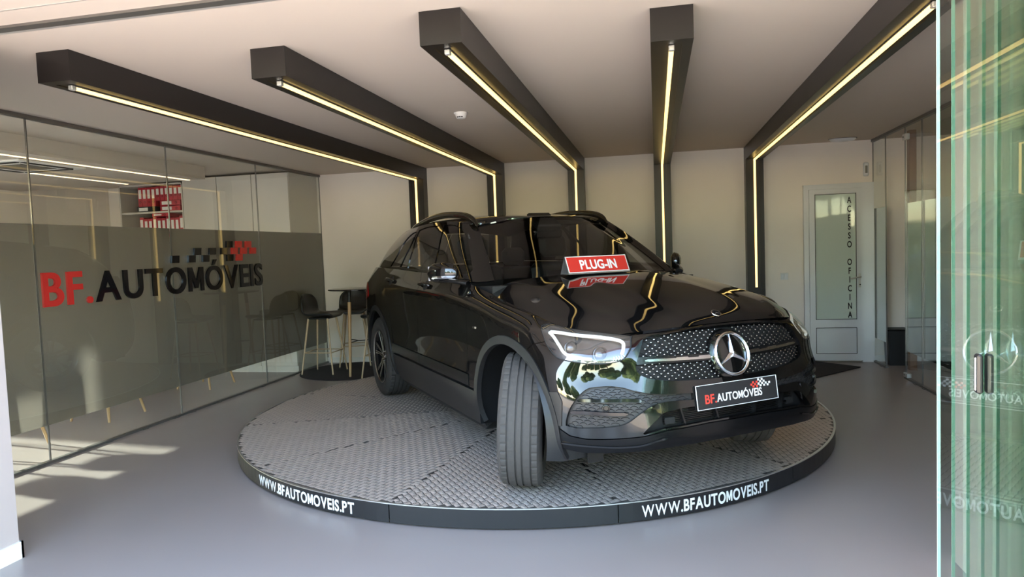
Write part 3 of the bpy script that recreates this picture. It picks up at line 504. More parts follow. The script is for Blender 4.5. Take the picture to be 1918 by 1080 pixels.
# ---------------------------------------------------------------- the car: panels cut from the smooth body surfaces
A,C,D,H=build_nets()
car=thing('car','black glossy SUV on the turntable with its front wheels turned','car',(-.093,4.193,.1189),.642-PI/2)
def inpoly(P,poly):
    x,y=P[:,0],P[:,1]; r=np.zeros(len(P),bool); n=len(poly)
    for i in range(n):
        x0,y0=poly[i]; x1,y1=poly[(i+1)%n]
        if y0==y1: continue
        c=((y0>y)!=(y1>y))&(x<(x1-x0)*(y-y0)/(y1-y0)+x0); r^=c
    return r
def dens(poly,h):
    out=[]; n=len(poly)
    for i in range(n):
        a=np.array(poly[i],float); b=np.array(poly[(i+1)%n],float); k=max(1,int(math.ceil(np.linalg.norm(b-a)/h)))
        out+= [tuple(a+(b-a)*j/k) for j in range(k)]
    return out
def smooth(pts,closed=True,n=5):
    P=[np.array(p,float) for p in pts]; k=len(P); out=[]
    for i in range(k if closed else k-1):
        p0,p1,p2,p3=[P[(i+d)%k] if closed else P[min(max(i+d,0),k-1)] for d in(-1,0,1,2)]
        for j in range(n):
            t=j/n; out.append(tuple(.5*((2*p1)+(p2-p0)*t+(2*p0-5*p1+4*p2-p3)*t*t+(3*p1-p0-3*p2+p3)*t**3)))
    if not closed: out.append(tuple(P[-1]))
    return out
def mirror(poly): return [(-a,b) for a,b in poly][::-1]
def car_mesh(name,P,F,m,parent,N=None,smoothing=True):
    """P in car axes (x forward, y to the car's right, z up)"""
    P=np.array(P,float).copy(); P[:,1]*=-1; F=[tuple(map(int,f)) for f in F]
    if N is not None:
        N=np.array(N,float).copy(); N[:,1]*=-1; G=[]
        for f in F:
            g=np.cross(P[f[1]]-P[f[0]],P[f[2]]-P[f[0]]); G.append(f if g@N[list(f)].sum(0)>=0 else f[::-1])
        F=G
    else: F=[f[::-1] for f in F]
    me=bpy.data.meshes.new(name); me.from_pydata(P.tolist(),[],F); me.update(); me.polygons.foreach_set('use_smooth',[True]*len(me.polygons))
    if N is not None: me.normals_split_custom_set_from_vertices(N.tolist())
    elif smoothing is not True: me.set_sharp_from_angle(angle=R(smoothing or 1))
    return link(name,me,parent,m)
def panel(name,S,outer,m,parent,holes=(),off=0.0,gap=.002,depth=.014,h=.030,both=False):
    if both: return [panel(name,S,o_,m,parent,hh,off,gap,depth,h) for o_,hh in((outer,holes),(mirror(outer),[mirror(x) for x in holes]))]
    outer=dens(outer,h*.8); holes=[dens(x,h*.8) for x in holes]; po=np.array(outer)
    u0,v0=po.min(0); u1,v1=po.max(0); U,V=np.meshgrid(np.arange(u0+h*.5,u1,h),np.arange(v0+h*.43,v1,h*.9)); U=U+((np.arange(U.shape[0])%2)*h*.5)[:,None]
    G=np.stack([U.ravel(),V.ravel()],1); ok=inpoly(G,outer)
    for x in holes: ok&=~inpoly(G,x)
    G=G[ok]; allb=np.concatenate([po]+[np.array(x) for x in holes])
    if len(G): d=np.sqrt(((G[:,None]-allb[None])**2).sum(2)).min(1); G=G[d>h*.45]
    vs=[Vector(p) for p in outer]; es=[(i,(i+1)%len(outer)) for i in range(len(outer))]
    for x in holes:
        n0=len(vs); vs+=[Vector(p) for p in x]; es+=[(n0+i,n0+(i+1)%len(x)) for i in range(len(x))]
    vs+=[Vector(p) for p in G]
    rv,_,rf,_,_,_=delaunay_2d_cdt(vs,es,[],0,1e-5)
    Q=np.array([tuple(p) for p in rv]); T=np.array([f for f in rf if len(f)==3]); cen=Q[T].mean(1); ok=inpoly(cen,outer)
    for x in holes: ok&=~inpoly(cen,x)
    T=T[ok]; used=np.unique(T); re=-np.ones(len(Q),int); re[used]=np.arange(len(used)); Q=Q[used]; T=re[T]
    ar=(Q[T[:,1],0]-Q[T[:,0],0])*(Q[T[:,2],1]-Q[T[:,0],1])-(Q[T[:,1],1]-Q[T[:,0],1])*(Q[T[:,2],0]-Q[T[:,0],0]); T=np.where((ar<0)[:,None],T[:,::-1],T); T=T[np.abs(ar)>1e-10]
    cnt={}
    for a,b,c in T:
        for e in((a,b),(b,c),(c,a)): cnt[e]=1
    bd=[e for e in cnt if (e[1],e[0]) not in cnt]
    nrm=np.zeros_like(Q)
    for a,b in bd:
        d=Q[b]-Q[a]; L=np.linalg.norm(d)+1e-12; n=np.array((-d[1],d[0]))/L; nrm[a]+=n; nrm[b]+=n
    l=np.linalg.norm(nrm,axis=1); ok=l>1e-9; nn=np.zeros_like(Q); nn[ok]=nrm[ok]/l[ok][:,None]
    Q2=Q+nn*gap
    p,N,du,dv=S.ev(Q2[:,0],Q2[:,1]); p=p+N*off
    P=[p];NN=[N];F=[tuple(t) for t in T]; base=len(p)
    if depth and bd:
        P3=[];N3=[]
        for a,b in bd:
            t=p[b]-p[a]; o=np.cross(t,N[a]); o/=np.linalg.norm(o)+1e-12
            for w in(a,b): P3+= [p[w],p[w]-N[w]*depth]; N3+=[o,o]
            F.append((base,base+1,base+3,base+2)); base+=4
        P.append(np.array(P3)); NN.append(np.array(N3))
    return car_mesh(name,np.concatenate(P),F,m,parent,np.concatenate(NN))
def inv_xz(S,pts,u0,u1,v1=None):
    U,V=np.meshgrid(np.linspace(u0,u1,90),np.linspace(0,S.vmax,40)); U=U.ravel();V=V.ravel(); g=S.ev(U,V)[0][:,[0,2]]; out=[]
    a=np.array(pts,float); i=((g[None]-a[:,None])**2).sum(2).argmin(1); u=U[i].copy(); v=V[i].copy()
    for _ in range(8):
        p,_,du,dv=S.ev(u,v); r=a-p[:,[0,2]]; J=np.stack([du[:,[0,2]],dv[:,[0,2]]],2); st=np.linalg.solve(J,r[...,None])[...,0]; st=np.clip(st,-.08,.08); u=u+st[:,0]; v=v+st[:,1]
    return list(zip(u.tolist(),v.tolist()))
VT=A.vmax
head=smooth([(1.067,.806),(1.071,.824),(1.050,.845),(.984,.896)],False,4)+[(.93,.930),(.88,.95),(.777,.95),(.677,.95),(.578,.935)]+smooth([(.525,.872),(.548,.795),(.572,.756),(.608,.706),(.661,.689),(.724,.680),(.801,.674),(.894,.668),(.947,.674),(.992,.721),(1.029,.773)],False,4)
head_l=[(u,min(v,VT-.004)) for u,v in head]
gr=[(.0,.876),(.124,.868),(.258,.861),(.382,.859)]+smooth([(.475,.838),(.508,.770),(.533,.702),(.545,.660),(.549,.617),(.540,.581),(.509,.553),(.446,.534),(.368,.522),(.254,.513),(.127,.507),(.0,.505)],False,4)
grille=gr+[(-a,b) for a,b in gr[-2:0:-1]]
intake=smooth([(.918,.268),(.914,.300),(.892,.365),(.853,.428),(.803,.484),(.762,.508),(.692,.518),(.631,.504),(.578,.478),(.500,.456),(.419,.447)],False,4)+[(.27,.437),(.27,.404)]+smooth([(.424,.410),(.498,.396),(.568,.354),(.618,.314),(.660,.296),(.747,.280),(.858,.264)],False,4)
cen=smooth([(.276,.363),(.367,.360),(.436,.350),(.475,.325),(.555,.252),(.513,.257),(.443,.270),(.316,.275),(.191,.280)],False,3); cen=[(0,.365)]+cen+[(0,.282)]
center=cen+[(-a,b) for a,b in cen[-2:0:-1]]
def arc(cx,cz,r,a0,a1,n): return [(cx+r*math.cos(R(a0+(a1-a0)*i/n)),cz+r*math.sin(R(a0+(a1-a0)*i/n))) for i in range(n+1)]
FX,RX,CZ,RI,RO=.020,-2.862,.372,.430,.478
fo=inv_xz(A,arc(FX,CZ,RO,-22,202,48)[2:-2],.85,2.0); fi=inv_xz(A,arc(FX,CZ,RI,-22,202,48)[2:-2],.85,2.0)
ro=inv_xz(A,arc(RX,CZ,RO,-22,202,48)[2:-2],3.5,4.95); ri=inv_xz(A,arc(RX,CZ,RI,-22,202,48)[2:-2],3.5,4.95)
ext=inv_xz(A,[(.487,.445),(.508,.445),(.512,.57),(.486,.612)],.8,1.4)
# ring of arch cladding (drawn from front bottom over the top to the rear bottom)
def ring(o,i): return o+i[::-1]
archF_hole=fo+[(fo[-1][0],-.05),(fo[0][0],-.05)]; archR_hole=ro+[(ro[-1][0],-.05),(ro[0][0],-.05)]
panel('wheel_arch_trim',A,ring(fo,fi),M['clad'],car,off=.007,gap=.0005,depth=.03,h=.022,both=True)
panel('wheel_arch_trim',A,ring(ro,ri),M['clad'],car,off=.007,gap=.0005,depth=.03,h=.022,both=True)
panel('arch_corner_trim',A,[ext[0],ext[1],ext[2],ext[3]]+[p for p in fo if ext[0][1]<p[1]<ext[3][1]+.01 and p[0]<1.2][::-1],M['clad'],car,off=.004,gap=.001,depth=.02,h=.02,both=True)
# bumper
blow=[(.0,.268),(.2,.268),(.316,.262),(.443,.257),(.555,.237),(.672,.228),(.82,.217),(.90,.222),(.95,.245),(1.05,.252),(1.10,.252)]
seam=[(1.018,.748),(1.108,.690)]
bh=[(-a,b) for a,b in blow[:0:-1]]
bump_o=[(a,b) for a,b in bh]+blow+[(1.16,.34),(1.16,.62)]+[seam[1],seam[0]]+[(.98,.80),(.96,VT-.003),(.52,VT-.003)]+[(.4,VT-.006),(0,VT-.008),(-.4,VT-.006),(-.52,VT-.003),(-.96,VT-.003),(-.98,.80),(-1.018,.748),(-1.108,.690),(-1.16,.62),(-1.16,.34)]
bump=panel('front_bumper',A,bump_o,M['paint'],car,holes=[grille,head,mirror(head),intake,mirror(intake),center,archF_hole,mirror(archF_hole)],depth=.03,h=.022)
lip_o=bh+blow+[(1.11,.16),(.95,.148),(.82,.145),(.6,.155),(.45,.165),(.2,.170),(0,.172),(-.2,.170),(-.45,.165),(-.6,.155),(-.82,.145),(-.95,.148),(-1.11,.16)][::1]
lip=panel('bumper_lip',A,lip_o,M['lipm'],car,holes=[archF_hole,mirror(archF_hole)],off=.004,depth=.05,h=.025)
def strip(name,S,uv,w,m,parent,off=.0,h=.004,n=6,flat=False):
    """raised strip of width w along a uv path"""
    q=smooth(uv,False,n); q=np.array(q); p,N,_,_=S.ev(q[:,0],q[:,1]); t=np.gradient(p,axis=0); t/=np.linalg.norm(t,axis=1)[:,None]; s=np.cross(N,t); V=[];F=[];k=len(q)
    ww=np.full(k,w/2); ww[0]*=.35; ww[-1]*=.35
    for i in range(k):
        b=p[i]+N[i]*off
        V+=[b-s[i]*ww[i],b-s[i]*ww[i]*.8+N[i]*h,b+s[i]*ww[i]*.8+N[i]*h,b+s[i]*ww[i]]
    for i in range(k-1):
        for j in range(3): F.append((4*i+j,4*i+4+j,4*i+5+j,4*i+1+j))
    return car_mesh(name,V,[f[::-1] for f in F],m,parent,smoothing=35)
for sg_ in(1,-1):
    strip('lip_blade',A,[(sg_*a,b) for a,b in[(.948,.180),(.815,.186),(.666,.186),(.57,.193),(.50,.210),(.44,.222)]],.010,M['silver'] if 0 else M['paint'],lip,off=.004,h=.008)
# recessed grille with studs, bar and emblem
GO=-.030
gb=panel('grille',A,[(u*.995,v) for u,v in grille],M['matte'],car,off=GO,gap=-.004,depth=0,h=.03)
V=[];F=[]; GP=np.array(grille); rows=np.arange(.515,.875,.0185)
for r_,v in enumerate(rows):
    for u in np.arange(-.56,.561,.0385)+(.01925 if r_%2 else 0):
        if not inpoly(np.array([[u*1.025,v+(.008 if v>.7 else -.004)]]),grille)[0]: continue
        if abs(v-.668-.02*abs(u))<.020: continue
        p,N,du,dv=A.ev(u,v); p=p[0];N=N[0]; 
        if math.hypot(p[1],(p[2]-.755)*1.0)<.128 or(abs(p[1])<.05 and v>.8): continue
        a=du[0]/np.linalg.norm(du[0]); b=np.cross(N,a); c=p+N*(GO+.018); n0=len(V); rr=.0052
        for k in range(6): V.append(c+rr*(a*math.cos(k*PI/3)+b*.8*math.sin(k*PI/3)))
        for k in range(6): V.append(p+N*(GO)+.25*rr*(a*math.cos(k*PI/3)+b*math.sin(k*PI/3)))
        V.append(c+N*.003)
        F+=[(n0+k,n0+(k+1)%6,n0+12) for k in range(6)]+[(n0+6+k,n0+6+(k+1)%6,n0+(k+1)%6,n0+k) for k in range(6)]
pn=car_mesh('grille_studs',V,F,M['silver'],gb,smoothing=60); pn['kind']='stuff'
# fine diagonal web between the studs
V=[];F=[]
for dr in(1,-1):
    for k in np.arange(-1.1,1.1,.055):
        pts=[]
        for v in np.linspace(.505,.875,26):
            u=k+dr*(v-.69)*1.04
            if inpoly(np.array([[u,v]]),grille)[0]: pts.append((u,v))
        if len(pts)<3: continue
        q=np.array(pts); p,N,_,_=A.ev(q[:,0],q[:,1]); n0=len(V)
        for i in range(len(q)):
            s=np.array((0,.0014,0)); b=p[i]+N[i]*(GO+.001); V+=[b-s,b+N[i]*.004,b+s]
        for i in range(len(q)-1):
            for j in(0,1): F.append((n0+3*i+j,n0+3*i+3+j,n0+3*i+4+j,n0+3*i+1+j))
wb=car_mesh('grille_web',V,F,M['matte'],gb,smoothing=30); wb['kind']='stuff'
for sg_ in(1,-1):
    hb=strip('grille_bar_housing',A,[(sg_*u,v) for u,v in[(.10,.660),(.30,.667),(.50,.678),(.545,.680)]],.044,M['satin'],gb,off=GO,h=.022)
    strip('grille_bar',A,[(sg_*u,v) for u,v in[(.118,.656),(.30,.663),(.50,.675)]],.015,M['silver'],hb,off=GO+.020,h=.008)
    for a0,a1 in((.13,.20),(.26,.33),(.42,.49)): strip('grille_bar',A,[(sg_*a0,.665+.02*a0),((sg_)*(a0+a1)/2,.667+.02*a0),(sg_*a1,.666+.02*a1)],.012,M['silver'],hb,off=GO+.020,h=.007)
sp,sN,sdu,sdv=A.ev(0,.662); sp=sp[0]; sN=sN[0]; EZ=np.cross(sN,(0,1,0)); EZ=EZ*np.sign(EZ[2]); EY=np.array((0,1.,0)); EC=sp+sN*.004
def on_emblem(vf,c=EC,ez=EZ,n=sN):      # local (right, up, out) -> car axes
    return [c+EY*a+ez*b+n*d for a,b,d in vf[0]],vf[1]
em=car_mesh('emblem_disc',*on_emblem(lathe([(.0,.003),(.099,.003),(.105,-.002),(.128,-.012),(.135,-.034),(0,-.034)],48)),M['paint'],car,smoothing=40)
def star(rad,hub,zz,hc):
    pts=[];V=[(0,0,zz+hc)];F=[]
    for k in range(3):
        a=PI/2+2*PI*k/3; V.append((rad*math.cos(a),rad*math.sin(a),zz+hc*.25)); b=a+PI/3; V.append((hub*math.cos(b),hub*math.sin(b),zz))
    for k in range(6): F.append((0,1+k,1+(k+1)%6))
    n=len(V); V+=[(x,y,zz-.004) for x,y,_ in V[1:]]; F+=[(1+(k+1)%6,1+k,n+k,n+(k+1)%6) for k in range(6)]
    return V,F
car_mesh('emblem_star',*on_emblem(star(.100,.0165,.006,.012)),M['chrome'],em,smoothing=10)
car_mesh('emblem_ring',*on_emblem(lathe([(.096,.004),(.099,.012),(.105,.015),(.111,.012),(.114,.002),(.110,-.006)],64)),M['chrome'],em,smoothing=50)
bp_,bN,_,_=H.ev(-.0,.080); bc=bp_[0]+bN[0]*.0015; bz=np.cross(bN[0],(0,1,0)); bz*=np.sign(bz[2])
hbg=car_mesh('bonnet_badge',*on_emblem(lathe([(0,.002),(.016,.002),(.0165,.003),(.027,.003),(.0285,0),(0,0)],32),bc,bz,bN[0]),M['silver'],car,smoothing=40)
car_mesh('badge_centre',*on_emblem(lathe([(0,.0032),(.0225,.0032),(.0225,.002),(0,.002)],28),bc,bz,bN[0]),M['ltr'],hbg,smoothing=40); car_mesh('badge_star',*on_emblem(star(.021,.004,.0034,.002),bc,bz,bN[0]),M['chrome'],hbg,smoothing=10)
# side intakes
for sg_ in(1,-1):
    mr=(lambda L:L) if sg_>0 else mirror
    it=panel('air_intake',A,mr(intake),M['mesh'],car,off=-.020,gap=-.003,depth=0,h=.025)
    V=[];F=[]
    for r_,v in enumerate(np.arange(.272,.52,.0150)):
        for u in np.arange(.28,.93,.044)+(.022 if r_%2 else 0):
            if not inpoly(np.array([[u-.018,v]]),intake)[0] or not inpoly(np.array([[u+.018,v+.004]]),intake)[0]: continue
            us=np.array([u-.019,u-.011,u-.004,u+.004,u+.011,u+.019]); vv=v+np.array([-.0045,.0015,.003,.003,.0015,-.0045]); p,N,_,_=A.ev(sg_*us,vv); n0=len(V)
            for i in range(6): V+=[p[i]-N[i]*.020+np.array((0,0,-.0022)),p[i]-N[i]*.0165+np.array((0,0,-.0006)),p[i]-N[i]*.020+np.array((0,0,.0012))]
            for i in range(5):
                for j in(0,1): F.append((n0+3*i+j,n0+3*i+3+j,n0+3*i+4+j,n0+3*i+1+j))
    s=car_mesh('intake_scales',V,F,M['matte'],it,smoothing=30); s['kind']='stuff'
    for path in([(.858,.405),(.741,.421),(.623,.424),(.55,.414)],[(.896,.330),(.787,.343),(.62,.347)]):
        fn=strip('intake_fin',A,[(sg_*a,b+.007) for a,b in path],.020,M['ltr'],it,off=-.020,h=.012); strip('fin_edge',A,[(sg_*a,b-.003) for a,b in path],.0030,M['clad'],fn,off=-.010,h=.004)
    p,N,_,_=A.ev(sg_*.717,.385); n=N[0]; e1=np.cross((0,0,1),n); e1/=np.linalg.norm(e1); e2=np.cross(n,e1)
    lv=lathe([(0,.004),(.011,.004),(.012,.002),(.013,.008),(.018,.007),(.020,0)],24); car_mesh('parking_sensor',[p[0]-n*.020+e1*a+e2*b+n*c for a,b,c in lv[0]],lv[1],M['satin'],it,smoothing=35)
    p,N,_,_=A.ev(sg_*.474,.384); n=N[0]; lv=lathe([(0,.002),(.011,.002),(.012,0)],20); e1=np.cross((0,0,1),n); e1/=np.linalg.norm(e1); e2=np.cross(n,e1); car_mesh('parking_sensor',[p[0]+n*.0005+e1*a+e2*b+n*c for a,b,c in lv[0]],lv[1],M['satin'],bump,smoothing=35)
ci=panel('centre_intake',A,center,M['matte'],car,off=-.055,gap=-.012,depth=0,h=.03)
for v in np.arange(.286,.362,.0095): strip('intake_slat',A,[(-.43,v),(-.2,v),(0,v),(.2,v),(.43,v)],.0035,M['satin'],ci,off=-.052,h=.012)
for u in(-.33,-.13,.13,.33):
    strip('intake_strut',A,[(u-.012*np.sign(u),.270),(u,.32),(u+.01*np.sign(u),.372)],.012,M['satin'],ci,off=-.045,h=.025)
for u in(-.40,.40): strip('intake_block',A,[(u-.03,.300),(u,.300),(u+.03,.300)],.040,M['matte'],ci,off=-.05,h=.02)
# number plate on its holder
pc=np.array((.795,0,.560)); pn_=np.array((math.cos(R(8)),0,math.sin(R(8)))); pz=np.array((-math.sin(R(8)),0,math.cos(R(8))))
def plate_pts(v): return [pc+EY*a+pz*b+pn_*c for a,b,c in v]
vf=box(-.263,.263,-.060,.060,-.002,.008,.004); hol=prism([(-.27,-.055),(.27,-.055),(.27,.058),(-.27,.058)],-.06,-.002); hp=car_mesh('plate_holder',plate_pts(hol[0]),hol[1],M['satin'],car,smoothing=20)
npz=car_mesh('number_plate',plate_pts(vf[0]),vf[1],M['bindblack'],hp,smoothing=20)
fr=join(box(-.263,.263,.0575,.060,.006,.0092),box(-.263,.263,-.060,-.0575,.006,.0092),box(-.263,-.2605,-.0575,.0575,.006,.0092),box(.2605,.263,-.0575,.0575,.006,.0092)); car_mesh('plate_edge',plate_pts(fr[0]),fr[1],M['ink'],hp,smoothing=20)
def plate_word(txt,x,y,hgt,wid,m,name):
    L,w=word(txt,hgt,.0005,.018,gap=.10); k=wid/w; VV=[];FF=[]
    for ch,v,f in L:
        n=len(VV); VV+=[(x+a*k,y+b,.0086+c) for a,b,c in v]; FF+=[tuple(i+n for i in q) for q in f]
    # the plate reads from the car's right to its left
    return car_mesh(name,plate_pts([(-a,b,c) for a,b,c in VV]),[q[::-1] for q in FF],m,hp,smoothing=20)
plate_word('BF.',-.212,-.032,.042,.070,M['inkred'],'red_lettering'); plate_word('AUTOMÓVEIS',-.139,-.030,.037,.295,M['ink'],'white_lettering')
V=[];F2=[]
def chk(lst,m):
    vf=join(*[box(x,x+.0115,y,y+.0105,.0082,.0092) for x,y in lst]); car_mesh('flag_tiles',plate_pts([(-a,b,c) for a,b,c in vf[0]]),[q[::-1] for q in vf[1]],m,hp,smoothing=20)
chk([(.086,.0225),(.098,.033),(.110,.0225),(.122,.033),(.098,.012),(.122,.012)],M['inkred']); chk([(.134,.0225),(.134,.0435),(.146,.033),(.158,.0225),(.158,.0435),(.170,.033),(.182,.0225),(.146,.012),(.194,.012),(.206,.0225),(.170,.012)],M['ink'])
# headlamps
for sg_ in(1,-1):
    mr=(lambda L:L) if sg_>0 else mirror
    hl=panel('headlight',A,mr(head_l),M['lens'],car,off=-.001,gap=.003,depth=.004,h=.018); hs=panel('lamp_housing',A,mr(head_l),M['lampin'],hl,off=-.040,gap=.002,depth=-.036,h=.02)
    panel('lamp_seal',A,mr(head_l),M['matte'],hl,holes=[mr([(c[0],c[1]) for c in [( (u-.8)*.972+.8,(v-.80)*.945+.80) for u,v in head_l]])],off=-.0005,gap=.0,depth=.01,h=.015)
    def guide(uv,rad,off,name):
        q=np.array(smooth([(sg_*a,b) for a,b in uv],False,6)); p,N,_,_=A.ev(q[:,0],q[:,1]); vf=tube([tuple(x) for x in (p+N*off)],rad,8); return car_mesh(name,*vf,M['drl'],hl,smoothing=60)
    guide([(.985,.822),(.92,.838),(.842,.850),(.711,.856),(.62,.844),(.582,.822),(.588,.790),(.606,.756)],.0092,-.016,'light_guide'); guide([(.995,.815),(.96,.800),(.927,.768),(.905,.731),(.869,.713),(.811,.719),(.754,.727)],.0086,-.016,'light_guide')
    for uv,r0 in(((.862,.786),.034),((.706,.780),.036)):
        p,N,_,_=A.ev(sg_*uv[0],uv[1]); n=N[0]*.35+np.array((.94,0,0))*.65; n/=np.linalg.norm(n); e1=np.cross((0,0,1),n); e1/=np.linalg.norm(e1); e2=np.cross(n,e1); c=p[0]-N[0]*.040
        pj=lathe([(0,.022),(r0*.5,.019),(r0*.85,.008),(r0*.92,.002),(r0,.006),(r0*1.12,.004),(r0*1.18,-.008)],28); car_mesh('projector_lens',[c+e1*a+e2*b+n*d for a,b,d in pj[0]],pj[1],M['lampin'],hl,smoothing=40)
    for i in range(5):
        strip('lamp_rib',A,[(sg_*(.600+.013*i),.700+.004*i),(sg_*(.592+.013*i),.735),(sg_*(.598+.012*i),.752)],.006,M['silver'],hl,off=-.034,h=.012)
# front wings, doors, sills, rear quarters
fs=[(2.00,VT-.002),(1.95,.85),(1.915,.60),(1.925,.365)]; bs=[(3.02,VT-.002),(2.965,.85),(2.945,.60),(2.965,.365)]; rs=[(3.97,VT-.002),(3.93,.80),(3.86,.68),(3.78,.60)]
panel('front_wing',A,[seam[0],seam[1],(1.16,.62),(1.2,.30),(1.80,.285),(1.925,.285)]+fs[::-1]+[(1.80,VT-.002),(1.40,VT-.001),(.97,VT-.003),(.95,.87)],M['paint'],car,holes=[head,archF_hole],both=True)
panel('front_door',A,[fs[3],bs[3],bs[2],bs[1],bs[0],(2.5,VT-.002)]+fs[:3],M['paint'],car,both=True)
panel('rear_door',A,[bs[3],(3.70,.365),(3.75,.50)]+rs[::-1]+[(3.5,VT-.002)]+bs[:3],M['paint'],car,holes=[archR_hole],both=True)
panel('door_cladding',A,[(1.932,.290),(2.965,.290),(2.965,.362),(1.932,.362)],M['satin'],car,off=.004,both=True); panel('door_cladding',A,[(2.969,.290),(3.74,.290),(3.74,.362),(2.969,.362)],M['satin'],car,holes=[archR_hole],off=.004,both=True)
panel('sill',A,[(1.70,.03),(3.76,.03),(3.76,.272),(1.70,.272)],M['clad'],car,holes=[archF_hole,archR_hole],off=-.004,depth=.04,both=True)
tl=smooth([(4.62,.70),(4.72,.66),(4.95,.65),(5.25,.66),(5.27,.73),(5.0,.78),(4.74,.79)],True,4)
panel('rear_quarter',A,rs+[(3.75,.50),(3.74,.29),(4.72,.29),(4.70,.45),(4.88,.52),(4.90,VT-.002)],M['paint'],car,holes=[archR_hole,tl],both=True)
panel('tail_light',A,tl,M['tail'],car,off=.004,both=True); UM=A.umax-.001
panel('rear_bumper',A,[(4.705,.45),(4.725,.05),(UM,.05),(UM,.53),(4.89,.52)],M['paint'],car,gap=.0015,both=True); panel('tailgate',A,[(4.905,.525),(UM,.535),(UM,VT-.002),(4.905,VT-.002)],M['paint'],car,holes=[tl],gap=.0012,both=True)
# bonnet, roof, greenhouse
HU=H.umax; panel('bonnet',H,[(-HU,.004),(-HU*.5,.0),(HU*.5,.0),(HU,.004),(HU,H.vmax),(-HU,H.vmax)],M['paint'],car,gap=.002,depth=.02,h=.022)
DU=D.umax; panel('roof',D,[(-DU,0),(DU,0),(DU,D.vmax),(-DU,D.vmax)],M['paint'],car,gap=0,depth=.01,h=.03)
CV=C.vmax; wsu=.640
panel('windscreen',C,[(-wsu-.012,.004),(wsu+.012,.004),(wsu,CV-.012),(0,CV-.006),(-wsu,CV-.012)],M['wshield'],car,off=-.002,gap=.001,depth=.004,h=.03)
wf=smooth([(1.179,.526),(.969,.533),(.853,.518),(.795,.477),(.768,.393)],False,4)+[(.764,.281),(.766,.199),(.770,.098),(.80,.06),(.947,.035),(1.301,.018),(1.209,.239)]
wr=smooth([(1.906,.498),(1.667,.523),(1.302,.524)],False,4)+[(1.283,.31),(1.409,.020),(1.881,.020),(1.838,.252)]
wq=smooth([(2.393,.016),(2.288,.171),(2.237,.358),(2.140,.458),(2.019,.484),(1.952,.472)],False,4)+[(1.979,.265),(2.105,.024)]
wsm=[(2.081,.023),(1.902,.021),(1.862,.252),(1.920,.489),(1.931,.475),(1.953,.265)]
panel('window_frame',C,[(wsu+.016,.0),(2.0,0),(3.11,0),(3.04,CV),(2.0,CV),(wsu+.004,CV)],M['paint'],car,holes=[wf,wr,wq,wsm],gap=.001,depth=.012,h=.026,both=True)
panel('side_window',C,wf,M['sideglass'],car,off=-.006,gap=-.003,depth=0,both=True)
for w_ in(wr,wq,wsm): panel('side_window',C,w_,M['privacy'],car,off=-.006,gap=-.003,depth=0,both=True)
panel('rear_window',C,[(3.115,.01),(C.umax-.001,.01),(C.umax-.001,CV-.01),(3.045,CV-.01)],M['privacy'],car,off=-.003,gap=.0005,depth=0,both=True)
